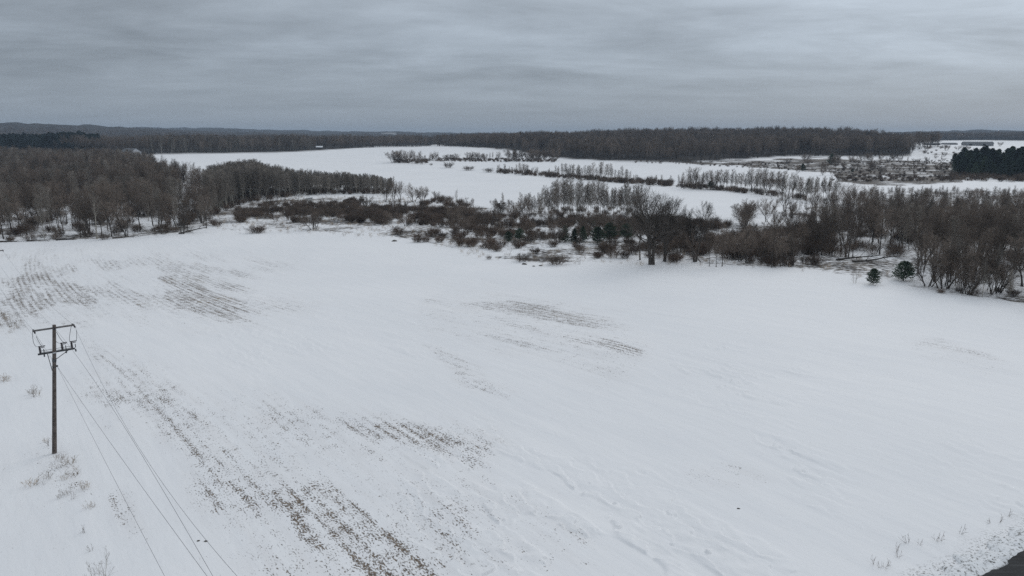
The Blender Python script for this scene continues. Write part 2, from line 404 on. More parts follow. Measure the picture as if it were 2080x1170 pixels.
# ------------------------------------------------------------------ road and its dirty snow bank
def build_road():
    m, nt, b = new_mat('asphalt'); tc = nt.nodes.new('ShaderNodeTexCoord'); P = tc.outputs['Object']
    c = mixc(nt, ramp(nt, noise(nt, P, .8, 5, .65), .35, .65), (.018, .019, .021), (.036, .037, .039))
    mp = nt.nodes.new('ShaderNodeMapping'); mp.inputs['Rotation'].default_value = (0, 0, -math.atan2(rdir[1], rdir[0])); mp.inputs['Scale'].default_value = (.15, 1.4, 1); nt.links.new(P, mp.inputs[0])
    c = mixc(nt, math_node(nt, 'MULTIPLY', ramp(nt, noise(nt, mp.outputs[0], 1.5, 4), .55, .75), .35), c, (.13, .13, .13))
    nt.links.new(c, b.inputs['Base Color']); b.inputs['Roughness'].default_value = .8; b.inputs['Specular IOR Level'].default_value = .2
    s = np.arange(-160, 200, .25); cols = np.linspace(0, 7.2, 16)
    V = []
    for k, cc in enumerate(cols):
        e = (fbm(s/1.3, s*0+4, 5, 4)-.5)*.9+(fbm(s/6, s*0+9, 6, 2)-.5)*.8 if k in (0, len(cols)-1) else 0*s
        o = cc+(e if k == 0 else e)
        x = ROAD_A[0]+rdir[0]*s+rnor[0]*o; y = ROAD_A[1]+rdir[1]*s+rnor[1]*o
        V.append(np.stack([x, y, Z(x, y)+.15], 1))
    V = np.array(V); nc, ns = V.shape[:2]; idx = np.arange(nc*ns).reshape(nc, ns)
    f = np.stack([idx[:-1, :-1], idx[1:, :-1], idx[1:, 1:], idx[:-1, 1:]], -1).reshape(-1, 4)
    tag(link('road', mesh_np('road', V.reshape(-1, 3), f, m, True)), kind='structure')
    # low bank of ploughed dirty snow
    m2, nt, b = new_mat('dirty_snow'); P = nt.nodes.new('ShaderNodeTexCoord').outputs['Object']
    c = mixc(nt, ramp(nt, noise(nt, P, 5.0, 6, .75), .52, .60), (.72, .735, .75), (.15, .145, .135)); nt.links.new(c, b.inputs['Base Color']); b.inputs['Roughness'].default_value = .9
    cols = np.linspace(-1.5, .2, 20); V = []
    for k, cc in enumerate(cols):
        t = k/(len(cols)-1)
        cj = cc+(1-t)*((fbm(s/.8, s*0+2, 44, 4)-.5)*1.5-.1); x = ROAD_A[0]+rdir[0]*s+rnor[0]*cj; y = ROAD_A[1]+rdir[1]*s+rnor[1]*cj
        hgt = np.sin(math.pi*min(1, t*1.02))**.8*.30*(.35+1.1*fbm(x*1.6, y*1.6, 8, 4))+(fbm(x*5, y*5, 18, 2)-.5)*.12-.04
        V.append(np.stack([x, y, Z(x, y)+hgt+.04-(0.14 if k in (0, len(cols)-1) else 0)], 1))
    V = np.array(V); nc, ns = V.shape[:2]; idx = np.arange(nc*ns).reshape(nc, ns)
    f = np.stack([idx[:-1, :-1], idx[1:, :-1], idx[1:, 1:], idx[:-1, 1:]], -1).reshape(-1, 4)
    tag(link('snow_bank', mesh_np('snow_bank', V.reshape(-1, 3), f, m2, True)), kind='structure')
build_road()

# ------------------------------------------------------------------ plants: branch growing
def tubes(P, Rr, s):
    n, m, _ = P.shape
    ax = P[:, -1]-P[:, 0]; ax /= np.linalg.norm(ax, axis=1, keepdims=True)+1e-9
    ref = np.where((np.abs(ax[:, 2]) > .85)[:, None], np.array([[1., 0, 0]]), np.array([[0, 0, 1.]]))
    a = np.cross(ax, ref); a /= np.linalg.norm(a, axis=1, keepdims=True); b = np.cross(ax, a)
    ang = np.arange(s)*2*math.pi/s
    ring = np.cos(ang)[None, :, None]*a[:, None, :]+np.sin(ang)[None, :, None]*b[:, None, :]
    V = P[:, :, None, :]+Rr[:, :, None, None]*ring[:, None, :, :]
    idx = np.arange(n*m*s).reshape(n, m, s)
    q = np.stack([idx[:, :-1], np.roll(idx, -1, 2)[:, :-1], np.roll(idx, -1, 2)[:, 1:], idx[:, 1:]], -1).reshape(-1, 4)
    return V.reshape(-1, 3), q
def join(parts):
    vs, fs, k = [], [], 0
    for v, f in parts: vs.append(v); fs.append(f+k); k += len(v)
    return np.concatenate(vs), np.concatenate(fs)
def grow(start, d, ln, r0, nseg, up, wob, rg, tip=.25):
    n = len(start); P = np.zeros((n, nseg+1, 3)); P[:, 0] = start; dd = d/np.linalg.norm(d, axis=1, keepdims=True)
    for k in range(nseg):
        dd = dd+np.array([0, 0, up/nseg])+rg.normal(0, wob, (n, 3)); dd /= np.linalg.norm(dd, axis=1, keepdims=True)
        P[:, k+1] = P[:, k]+dd*(ln/nseg)[:, None]
    t = np.linspace(0, 1, nseg+1)
    Rr = r0[:, None]*(1-(1-tip)*t)[None, :]
    return P, Rr
def kids(P, Rr, nper, t0, t1, ang, angs, lenf, nseg, ratio, up, wob, rg, rmax=9, rmin=.006, tip=.3):
    n, m, _ = P.shape
    pid = np.repeat(np.arange(n), nper); k = np.tile(np.arange(nper), n)
    t = t0+(t1-t0)*(k+rg.random(n*nper))/nper
    f = t*(m-1); i = np.minimum(f.astype(int), m-2); fr = (f-i)[:, None]
    pos = P[pid, i]*(1-fr)+P[pid, i+1]*fr; T = P[pid, i+1]-P[pid, i]; T /= np.linalg.norm(T, axis=1, keepdims=True)+1e-9
    pr = Rr[pid, i]*(1-fr[:, 0])+Rr[pid, i+1]*fr[:, 0]
    plen = np.linalg.norm(np.diff(P, axis=1), axis=2).sum(1)[pid]
    ref = np.where((np.abs(T[:, 2]) > .85)[:, None], np.array([[1., 0, 0]]), np.array([[0, 0, 1.]]))
    a = np.cross(T, ref); a /= np.linalg.norm(a, axis=1, keepdims=True); b = np.cross(T, a)
    az = k*2.39996+rg.random(n)[pid]*6.28+rg.normal(0, .35, n*nper)
    th = np.radians(rg.normal(ang, angs, n*nper))
    d = np.cos(th)[:, None]*T+np.sin(th)[:, None]*(np.cos(az)[:, None]*a+np.sin(az)[:, None]*b)
    ln = lenf(t, plen)*rg.uniform(.7, 1.2, n*nper)
    r0 = np.clip(np.minimum(pr*ratio, ln*.035+.006), rmin, rmax)
    return grow(pos, d, ln, r0, nseg, up, wob, rg, tip)

PROTO = {}
def tree_proto(name, seed, hgt, r, l1, l2, l3, l4, bark, twig, stems=1, lean=0., wob=.04, trunk_frac=1., up0=.0, tw=.012):
    rg = np.random.default_rng(seed)
    if stems == 1:
        st = np.zeros((1, 3)); d = np.array([[rg.normal(0, .04)+lean, rg.normal(0, .04), 1.]])
    else:
        an = np.arange(stems)*6.283/stems+rg.random(stems); rad = rg.uniform(.15, .6, stems)*min(1, stems/4)
        st = np.stack([np.cos(an)*rad, np.sin(an)*rad, 0*an-.1], 1); d = np.stack([np.cos(an)*lean, np.sin(an)*lean, 1+0*an], 1)+rg.normal(0, .05, (stems, 3))
    n = len(st)
    P0, R0 = grow(st, d, np.full(n, hgt*trunk_frac)*rg.uniform(.85, 1., n), np.full(n, r)*rg.uniform(.75, 1.05, n), 9, up0, wob, rg, .12)
    R0[:, 0] *= 1.35
    P1, R1 = kids(P0, R0, l1[0], l1[1], l1[2], l1[3], 9, l1[4], 5, .62, l1[5], .08, rg)
    P2, R2 = kids(P1, R1, l2[0], .15, 1., l2[1], 12, lambda t, p: p*l2[2]*(1.1-.55*t), 4, .6, l2[3], .10, rg, rmin=tw)
    P3, R3 = kids(P2, R2, l3[0], .1, 1., l3[1], 14, lambda t, p: p*l3[2]*(1.1-.4*t)+.12, 3, .6, l3[3], .12, rg, rmin=tw*.8)
    tr = [tubes(P0, R0, 7), tubes(P1, R1, 5)]
    cr = [tubes(P2, R2, 3), tubes(P3, R3, 3)]
    if l4[0]:
        P4, R4 = kids(P3, R3, l4[0], .1, 1., l4[1], 15, lambda t, p: p*l4[2]+.15, 1, .7, 0, .1, rg, rmin=tw*.62)
        cr.append(tubes(P4, R4, 3))
    tv, tf = join(tr); cv, cf = join(cr)
    top = max(cv[:, 2].max(), tv[:, 2].max()); wid = np.percentile(np.hypot(cv[:, 0], cv[:, 1]), 97)
    PROTO[name] = dict(parts=[('trunk', mesh_np(name+'_trunk', tv, tf, M[bark], True)), ('crown', mesh_np(name+'_crown', cv, cf, M[twig]))], h=top, w=wid)
def bush_proto(name, seed, hgt, spread, n, l2, l3, twig, r=.02, l4=0):
    rg = np.random.default_rng(seed)
    an = rg.random(n)*6.283; rad = spread*.35*np.sqrt(rg.random(n)); st = np.stack([np.cos(an)*rad, np.sin(an)*rad, 0*an-.1], 1)
    sp = rg.uniform(.0, 1., n)*spread/hgt
    d = np.stack([np.cos(an)*sp, np.sin(an)*sp, 1+0*an], 1)
    P0, R0 = grow(st, d, hgt*rg.uniform(.6, 1.05, n), np.full(n, r)*rg.uniform(.7, 1.2, n), 5, .1, .10, rg, .35)
    P1, R1 = kids(P0, R0, l2, .2, 1., 30, 10, lambda t, p: p*.42*(1.2-.7*t), 3, .7, .2, .12, rg, rmin=.011)
    P2, R2 = kids(P1, R1, l3, .1, 1., 34, 12, lambda t, p: p*.5+.08, 2, .7, .1, .12, rg, rmin=.009)
    parts = [tubes(P0, R0, 4), tubes(P1, R1, 3), tubes(P2, R2, 3)]
    if l4:
        P3, R3 = kids(P2, R2, l4, .1, 1., 36, 12, lambda t, p: p*.6+.1, 1, .7, .1, .12, rg, rmin=.008); parts.append(tubes(P3, R3, 3))
    v, f = join(parts)
    PROTO[name] = dict(parts=[('stems', mesh_np(name, v, f, M[twig]))], h=v[:, 2].max(), w=np.percentile(np.hypot(v[:, 0], v[:, 1]), 97))
def conifer_proto(name, seed, hgt, base_w, mat, round_=False, whorls=16, per=9, dens=16, bare=.06, leaf=.16):
    rg = np.random.default_rng(seed)
    P0, R0 = grow(np.zeros((1, 3))-[[0, 0, .1]], np.array([[0, 0, 1.]]), np.array([hgt]), np.array([hgt*.016+.02]), 8, 0, .012, rg, .1)
    def lf(t, p):
        s = (1-t)/(1-bare)
        return base_w*((np.sin(np.clip(s, 0, 1)*math.pi*.62)**.8) if round_ else np.clip(s, 0, 1)**.85)+.08
    P1, R1 = kids(P0, R0, whorls*per, bare, .985, 76, 8, lf, 4, .3, .22 if round_ else .05, .07, rg, rmin=.012)
    n, m, _ = P1.shape
    # needle tufts: small leaf-sized blades along each bough
    k = dens; t = rg.random((n, k))**.7; f = t*(m-1); i = np.minimum(f.astype(int), m-2); fr = (f-i)[..., None]
    rows = np.arange(n)[:, None]
    pos = P1[rows, i]*(1-fr)+P1[rows, i+1]*fr
    ln = np.linalg.norm(P1[:, -1]-P1[:, 0], axis=1)[:, None, None]
    pos = pos+rg.normal(0, .055, pos.shape)*(ln+.3)
    pos = pos.reshape(-1, 3)
    T = (P1[rows, i+1]-P1[rows, i]).reshape(-1, 3); T /= np.linalg.norm(T, axis=1, keepdims=True)
    T = T+rg.normal(0, .55, T.shape); T /= np.linalg.norm(T, axis=1, keepdims=True)
    Sd = np.cross(T, rg.normal(0, 1, T.shape)); Sd /= np.linalg.norm(Sd, axis=1, keepdims=True)
    L_ = (leaf*rg.uniform(.7, 1.5, len(T)))[:, None]*1.5
    v = np.stack([pos-Sd*L_*.28, pos+T*L_*.5-Sd*L_*.2, pos+T*L_, pos+Sd*L_*.3], 1).reshape(-1, 3)
    fq = np.arange(len(v)).reshape(-1, 4)
    PROTO[name] = dict(parts=[('trunk', mesh_np(name+'_trunk', *join([tubes(P0, R0, 6), tubes(P1, R1, 3)]), M['bark'], True)),
                              ('crown', mesh_np(name+'_crown', v, fq, M[mat]))], h=v[:, 2].max(), w=base_w)

# spreading hardwoods
for i in range(4):
    tree_proto(f'oak{i}', 100+i, 10.5, .19, (17, .26, 1., 46, lambda t, p: 5.4*(1.05-.62*t), .75), (8, 38, .46, .35), (7, 40, .42, .15), (3, 40, .55),
               'bark', 'twig', wob=.05)
for i in range(3):
    tree_proto(f'slim{i}', 130+i, 12, .13, (22, .28, 1., 42, lambda t, p: 3.7*(1.1-.70*t), .6), (7, 36, .44, .35), (6, 40, .42, .15), (3, 40, .55),
               'bark', 'twig', wob=.035)
# forked, vase shaped
for i in range(3):
    tree_proto(f'vase{i}', 150+i, 11, .17, (11, .22, .98, 34, lambda t, p: p*.46*(1.1-.62*t), .55), (8, 34, .48, .45), (6, 38, .42, .2), (3, 38, .55),
               'bark', 'twig', stems=3, lean=.22, wob=.045)
# big clump of ascending limbs
tree_proto('giant', 174, 14, .30, (17, .27, .99, 50, lambda t, p: p*.56*(1.08-.60*t), .62), (9, 32, .50, .4), (6, 34, .44, .2), (3, 34, .5),
           'bark', 'bark', stems=3, lean=.085, wob=.03, tw=.012)
tree_proto('giantb', 171, 12, .26, (20, .30, .99, 42, lambda t, p: p*.46*(1.15-.70*t), .55), (9, 32, .50, .35), (7, 34, .44, .2), (3, 34, .5),
           'bark', 'bark', stems=2, lean=.10, wob=.035, tw=.014)
for i in range(4):
    tree_proto(f'aspen{i}', 190+i, 11.5, .10, (28, .26, 1., 42, lambda t, p: 2.9*(1.12-.70*t), .5), (7, 40, .44, .3), (6, 42, .45, .1), (3, 42, .6),
               'aspen_bark', 'aspen_twig', wob=.03)
for i in range(3):
    tree_proto(f'scrub{i}', 210+i, 5.2, .08, (9, .15, 1., 36, lambda t, p: p*.42*(1.1-.6*t), .4), (7, 38, .5, .25), (5, 40, .45, .1), (2, 40, .6),
               'bark', 'twig', stems=5, lean=.42, wob=.07)
tree_proto('snag', 230, 12.5, .20, (13, .52, 1., 42, lambda t, p: 4.2*(1.05-.6*t), .7), (7, 36, .46, .35), (6, 40, .42, .1), (2, 40, .55), 'snag_bark', 'aspen_twig', wob=.03)
tree_proto('bent', 231, 8.5, .13, (12, .4, 1., 48, lambda t, p: 2.2*(1.1-.5*t), .6), (6, 40, .5, .3), (5, 40, .45, .1), (2, 40, .55), 'bark', 'twig', lean=-.75, wob=.07, up0=.5)
tree_proto('sapling', 232, 3.2, .035, (9, .15, 1., 30, lambda t, p: 1.1*(1.2-.7*t), .6), (4, 32, .5, .3), (3, 34, .5, .1), (0, 0, 0), 'aspen_bark', 'aspen_twig', stems=3, lean=.22, wob=.04, tw=.006)
for i in range(4): bush_proto(f'bush{i}', 240+i, 2.8, 2.2, 34, 6, 4, 'brush', l4=2)
for i in range(3): bush_proto(f'redbush{i}', 250+i, 2.2, 1.7, 46, 5, 4, 'red_twig', l4=2)
for i in range(2): bush_proto(f'tanbush{i}', 256+i, 1.6, 1.2, 30, 5, 3, 'tan_twig')
for i in range(3): bush_proto(f'weed{i}', 260+i, .95, .50, 7, 3, 2, 'tan_twig', r=.006)
bush_proto('weedstalk', 268, .8, .16, 3, 2, 1, 'brush', r=.011)
for i in range(3): conifer_proto(f'spruce{i}', 270+i, 6., 1.9, 'needle', dens=18)
for i in range(2): conifer_proto(f'roundpine{i}', 275+i, 4.2, 1.75, 'needle', round_=True, whorls=13, dens=22, bare=.12)
for i in range(3): conifer_proto(f'pine{i}', 280+i, 12, 2.6, 'pine_needle', round_=True, whorls=16, per=8, dens=22, bare=.30, leaf=.30)

FIRST = {}
def plant(proto, name, x, y, h, label, cat, group=None, rz=None, z=None, sx=1.):
    p = PROTO[proto]; s = h/p['h']; rz = rng.random()*6.28 if rz is None else rz
    zz = float(Z(x, y))-.08 if z is None else z
    if len(p['parts']) == 1:
        r = link(name, p['parts'][0][1]); r.location = (x, y, zz); r.rotation_euler = (0, 0, rz); ch = [r]
    else:
        r = empty(name, (x, y, zz), rz); ch = [link(pn, me, r) for pn, me in p['parts']]
    r.scale = (s*sx, s*sx, s)
    tag(r, label, cat, group)
    FIRST.setdefault(proto, ch)
    return r
def h_from(px, ytop, ybase):
    """world height of something whose foot is at ybase and whose top shows at ytop"""
    x, y, z = at(px, ybase); a, b, c = ray(px, ytop); t = y/float(b)
    return x, y, H+float(c)*t-z

def gn_stuff(name, pts, scl, protos, label, cat, kinds=None):
    """one object that carries many instances of meshes already standing in the scene"""
    pts = np.asarray(pts, np.float32)
    me = bpy.data.meshes.new(name); me.vertices.add(len(pts)); me.vertices.foreach_set('co', pts.ravel()); me.update()
    kinds = rng.integers(0, len(protos), len(pts)) if kinds is None else kinds
    for nm, arr in (('scl', scl), ('rot', rng.random(len(pts))*6.283)):
        a = me.attributes.new(nm, 'FLOAT', 'POINT'); a.data.foreach_set('value', np.asarray(arr, np.float32))
    a = me.attributes.new('kd', 'INT', 'POINT'); a.data.foreach_set('value', np.asarray(kinds, np.int32))
    o = link(name, me)
    g = bpy.data.node_groups.new(name, 'GeometryNodeTree'); g.interface.new_socket('Geometry', in_out='INPUT', socket_type='NodeSocketGeometry'); g.interface.new_socket('Geometry', in_out='OUTPUT', socket_type='NodeSocketGeometry')
    n = g.nodes.new; l = g.links.new
    gi, go = n('NodeGroupInput'), n('NodeGroupOutput'); out = n('GeometryNodeJoinGeometry'); l(out.outputs[0], go.inputs[0])
    def na(nm, ty):
        q = n('GeometryNodeInputNamedAttribute'); q.data_type = ty; q.inputs['Name'].default_value = nm; return q.outputs['Attribute']
    kd, sc_, ro = na('kd', 'INT'), na('scl', 'FLOAT'), na('rot', 'FLOAT')
    cb = n('ShaderNodeCombineXYZ'); l(ro, cb.inputs[2]); cs = n('ShaderNodeCombineXYZ')
    for i in range(3): l(sc_, cs.inputs[i])
    for k, pr in enumerate(protos):
        jn = n('GeometryNodeJoinGeometry')
        for ob in FIRST[pr]:
            oi = n('GeometryNodeObjectInfo'); oi.transform_space = 'ORIGINAL'; oi.inputs['Object'].default_value = ob; oi.inputs['As Instance'].default_value = True
            l(oi.outputs['Geometry'], jn.inputs[0])
        gti = n('GeometryNodeGeometryToInstance'); l(jn.outputs[0], gti.inputs[0])
        eq = n('FunctionNodeCompare'); eq.data_type = 'INT'; eq.operation = 'EQUAL'; l(kd, eq.inputs[2]); eq.inputs[3].default_value = k
        ip = n('GeometryNodeInstanceOnPoints'); l(gi.outputs[0], ip.inputs['Points']); l(eq.outputs[0], ip.inputs['Selection']); l(gti.outputs[0], ip.inputs['Instance'])
        l(cb.outputs[0], ip.inputs['Rotation']); l(cs.outputs[0], ip.inputs['Scale']); l(ip.outputs[0], out.inputs[0])
    md = o.modifiers.new('scatter', 'NODES'); md.node_group = g
    tag(o, label, cat, kind='stuff'); return o

# ------------------------------------------------------------------ utility poles and wires
M['pole'] = simple_mat('weathered_pole_wood', (.075, .062, .056), (.16, .135, .12), 2.5)
M['arm'] = simple_mat('grey_arm_wood', (.12, .115, .115), (.20, .19, .185), 4)
M['steel'] = simple_mat('dark_steel', (.045, .048, .052), (.085, .09, .095), 6, rough=.5)
M['porcelain'] = simple_mat('dark_porcelain', (.05, .045, .05), (.08, .07, .075), 5, rough=.35)
M['wire'] = simple_mat('aged_wire', (.10, .10, .105), (.17, .17, .175), 2, rough=.5)
M['zinc'] = simple_mat('galvanised_plate', (.35, .36, .37), (.48, .49, .50), 6, rough=.5)
E2 = np.array([.645, -.764, 0]); A2 = np.array([.764, .645, 0]); UP = np.array([0, 0, 1.])
POLE_B = np.array([-37.0, 51.05, 0.]); POLE_B[2] = Z(POLE_B[0], POLE_B[1])
LEAN = np.array([.142, 0, 1.])
def tube_pts(pts, r, s=6, close=True):
    P = np.array(pts, float)[None]; Rr = np.full(P.shape[:2], r) if np.isscalar(r) else np.array(r, float)[None]
    return tubes(P, Rr, s)
def capped(pts, r, s=8):
    """closed tube: rings collapse to the axis at both ends"""
    pts = [np.array(p, float) for p in pts]; rr = [r]*len(pts) if np.isscalar(r) else list(r)
    d0 = (pts[1]-pts[0])/np.linalg.norm(pts[1]-pts[0])*.002; d1 = (pts[-1]-pts[-2])/np.linalg.norm(pts[-1]-pts[-2])*.002
    return tube_pts([pts[0]-d0]+pts+[pts[-1]+d1], [.0005]+rr+[.0005], s)
def oriented_box(c, ax, ay, az, sx, sy, sz):
    c = np.array(c, float); v = []
    for k in (-.5, .5):
        for i, j in ((-.5, -.5), (.5, -.5), (.5, .5), (-.5, .5)): v.append(c+ax*sx*i+ay*sy*j+az*sz*k)
    return np.array(v), np.array([(0, 3, 2, 1), (4, 5, 6, 7), (0, 1, 5, 4), (1, 2, 6, 5), (2, 3, 7, 6), (3, 0, 4, 7)])
def insulator(p, d, L_=.38):
    """string of sheds from p along d"""
    d = np.array(d, float); d /= np.linalg.norm(d); pts = []; rr = []
    for k in range(7):
        a = k/7*L_
        pts += [p+d*a, p+d*(a+L_*.05), p+d*(a+L_*.10)]; rr += [.022, .062, .022]
    pts.append(p+d*L_); rr.append(.018)
    return capped(pts, rr, 8)
POLE_H = 10.75
def build_pole(base, label, full):
    root = empty('utility_pole', tuple(base)); tag(root, label, 'utility pole', 'wooden poles of the power line')
    ax = LEAN/np.linalg.norm(LEAN)
    c = lambda h: LEAN*h
    def part(name, geo, mat, parent=root, smooth=False): return link(name, mesh_np(name, *join(geo), M[mat], smooth), parent)
    part('pole', [capped([c(-.4), c(0), c(3), c(6), c(9), c(POLE_H)], [.175, .17, .155, .14, .128, .12], 14)], 'pole', smooth=True)
    hu = POLE_H-.28
    cu = c(hu)-E2*.16+UP*0
    arm = part('crossarm', [oriented_box(cu, A2, E2, UP, 2.75, .10, .125)], 'arm')
    part('bolt_plate', [oriented_box(c(hu)+E2*.14, A2, E2, UP, .16, .02, .2)], 'steel', arm)
    ends = []
    for o in (-1.30, 0, 1.30):
        for s in (1, -1):
            p = (c(hu)+A2*o+E2*s*.20+UP*.02) if o else (c(POLE_H-.18)+E2*s*.15)
            dd = E2*s-UP*.10
            part('insulator', [insulator(p, dd)], 'porcelain', arm, True)
            ends.append(p+dd/np.linalg.norm(dd)*.38)
    if full:
        hl = hu-1.95
        off = .18
        cl = c(hl)-E2*.19+A2*off
        low = part('switch_arm', [oriented_box(cl, A2, E2, UP, 2.46, .11, .13)], 'steel')
        part('switch_rod', [capped([cl+A2*-1.0+UP*.22-E2*.08, cl+A2*1.1+UP*.22-E2*.08], .016), capped([cl+A2*-1.0+UP*.14+E2*.1, cl+A2*1.05+UP*.14+E2*.1], .013)], 'steel', low)
        part('bolt_plate', [oriented_box(c(hl)+E2*.155, A2, E2, UP, .26, .02, .11)], 'zinc', low)
        for o in (-1.05, .40, 1.05):
            q = cl+A2*o+UP*.065
            g = [capped([q, q+UP*.08, q+UP*.5], [.07, .055, .055], 10)]
            for k in range(6): g.append(capped([q+UP*(.08+.07*k), q+UP*(.10+.07*k)], [.10, .07], 10))
            g.append(oriented_box(q+UP*.54+A2*.13, A2, E2, UP, .48, .07, .06))
            g.append(oriented_box(q+UP*.44+A2*.20, A2, E2, UP, .22, .05, .05))
            part('switch_unit', g, 'porcelain', low)
            part('bracket', [oriented_box(q-UP*.22+A2*.22, A2, E2, UP, .09, .12, .2), capped([q+A2*.24, q+A2*.24+UP*.30], .03)], 'steel', low)
        part('brace', [tube_pts([cl+A2*.78-UP*.06, c(hl-.62)+A2*.10-E2*.08], .028)], 'arm', low)
        part('brace', [tube_pts([cl-A2*.62-UP*.06, c(hl-1.5)-A2*.12-E2*.08], .026)], 'steel', low)
        part('clamp_band', [capped([c(hl-.75), c(hl-.50)], .150, 14)], 'steel'); part('clamp_band', [capped([c(hl-1.2), c(hl-1.14)], .150, 14), oriented_box(c(hl-1.15)+A2*.19, A2, E2, UP, .12, .1, .12)], 'steel')
        part('ground_wire', [tube_pts([c(h)-A2*.09+E2*(.17-.004*h) for h in np.linspace(.05, hl-.2, 8)], .009, 4)], 'steel')
        # jumper leads from the line ends down to the switches
        def lead(a, b, sag, side):
            pts = []
            for t in np.linspace(0, 1, 12):
                pts.append(a*(1-t)+b*t+(-UP*sag+side)*4*t*(1-t))
            part('jumper_lead', [tube_pts(pts, .017, 5)], 'steel', smooth=True)
        for i, o in enumerate((-1.05, .40, 1.05)):
            q = cl+A2*o+UP*.62
            f, b_ = ends[2*i], ends[2*i+1]
            lead(f+E2*.55-UP*.12, q+A2*.28, .25, E2*.12); lead(b_-E2*.35, q-A2*.02, .42, -A2*.18)
    else:
        part('brace', [tube_pts([cu+A2*.7-UP*.06, c(hu-.75)+A2*.1], .02)], 'steel', arm); part('brace', [tube_pts([cu-A2*.7-UP*.06, c(hu-.75)-A2*.1], .02)], 'steel', arm)
    base = np.array(base)
    return root, [base+e for e in ends], base+c(hu-3.05)+A2*.16
span = 49.3
b2 = POLE_B-E2*span+np.array([-1.55, .4, 0]); b2[2] = Z(b2[0], b2[1])
b3 = POLE_B+E2*62; b3[2] = Z(b3[0], b3[1])
p1, e1, n1_ = build_pole(POLE_B, 'tall weathered wooden pole with switch gear on its lower arm, in the snow at left', True)
p2, e2, n2_ = build_pole(b2, 'distant power pole at the left picture edge, only its crossarm end showing', False)
p3, e3, n3_ = build_pole(b3, 'power pole nearest the camera beyond the road', False)
def wire(a, b, sag, label, r=.006):
    pts = [a*(1-t)+b*t-UP*4*sag*t*(1-t) for t in np.linspace(0, 1, 40)]
    o = link('power_wire', mesh_np('power_wire', *tube_pts(pts, r, 5), M['wire'], True))
    tag(o, label, 'power wire', 'wires of the power line'); return o
names = ['left', 'middle', 'right']
for i in range(3):
    wire(e1[2*i+1], e2[2*i], .75, f'{names[i]} of the three thin wires running from the switch pole towards the far left')
def wire_fit(a, endpix, zend, midpix, label, r=.0075):
    d = np.array([float(v) for v in ray(*endpix)]); t = (zend-H)/d[2]; b = np.array([d[0]*t, d[1]*t, zend])
    hx = (b-a)[:2]; Lh = np.linalg.norm(hx); nrm = np.array([-hx[1], hx[0]])/Lh
    m = np.array([float(v) for v in ray(*midpix)]); tm = np.dot(a[:2], nrm)/np.dot(m[:2], nrm); mm = np.array([m[0]*tm, m[1]*tm, H+m[2]*tm])
    sm = np.dot(mm[:2]-a[:2], hx/Lh)
    A = np.array([[sm*sm, sm], [Lh*Lh, Lh]]); co = np.linalg.solve(A, [mm[2]-a[2], b[2]-a[2]])
    pts = []
    for s in np.linspace(0, 62, 60):
        xy = a[:2]+hx/Lh*s; pts.append([xy[0], xy[1], a[2]+co[0]*s*s+co[1]*s])
    o = link('power_wire', mesh_np('power_wire', *tube_pts(pts, r, 5), M['wire'], True)); tag(o, label, 'power wire', 'wires of the power line'); return o
wire_fit(e1[4], (481, 1170), 9.0, (292, 925), 'rightmost power wire sweeping from the switch pole to the bottom edge')
wire_fit(e1[2], (432, 1170), 9.4, (271, 897), 'power wire crossing under the rightmost one, from the pole top to the bottom edge')
wire_fit(e1[0], (420, 1170), 9.8, (180, 837), 'power wire from the left arm end of the switch pole to the bottom edge')
wire_fit(n1_, (334, 1170), 5.9, (180, 872), 'lowest, leftmost wire running from below the switch arm to the bottom edge')
wire(n1_, n2_, .7, 'lowest wire on the far side of the switch pole, under the other three')

# ------------------------------------------------------------------ scatter helpers
def col_y(line, px):
    return np.interp(px, [p[0] for p in line], [p[1] for p in line])
def sample_region(pxa, pxb, ya, yb, dens):
    area = (pxb-pxa)/F*cP*(yb*yb-ya*ya)/2
    n = int(area*dens)
    px = rng.uniform(pxa, pxb, n); y = np.sqrt(rng.uniform(ya*ya, yb*yb, n))
    d = y*cP+(H-2)*sP; x = (px-1040)/F*d
    return x, y
def scatter_poly(poly, dens):
    ys = [at(*p)[1] for p in poly]; xs = [p[0] for p in poly]
    x, y = sample_region(min(xs)-5, max(xs)+5, min(ys)*.97, max(ys)*1.03, dens)
    px, py, d = proj(x, y, Z(x, y)); k = sdf(poly, px, py) > 0
    return x[k], y[k], px[k], py[k]
def scatter_band(front, depth, dens, y1=None):
    pxs = np.linspace(front[0][0], front[-1][0], 70); yf = np.array([at(p, col_y(front, p))[1] for p in pxs])
    dep = np.interp(pxs, [f[0] for f in front], depth) if isinstance(depth, (list, tuple)) else np.full(70, float(depth))
    x, y = sample_region(pxs[0], pxs[-1], yf.min(), (yf+dep).max(), dens)
    px, py, d = proj(x, y, Z(x, y)); yff = np.interp(px, pxs, yf); dd = np.interp(px, pxs, dep)
    k = (y > yff) & (y < yff+dd)
    return x[k], y[k], px[k], py[k]

TREES = []    # (priority, proto, x, y, h, label, group)
def add_tree(pr, proto, x, y, h, label, group): TREES.append((pr, proto, x, y, h, label, group))

def trees_px(lst, protos, name_label, group, pr=1e6, jit=0):
    for it in lst:
        px, yb, yt = it[:3]
        x, y, h = h_from(px, yt, yb); h *= 1.08
        add_tree(pr, it[3] if len(it) > 3 else protos[int(rng.integers(len(protos)))], x, y, max(h, 1.), name_label, group)

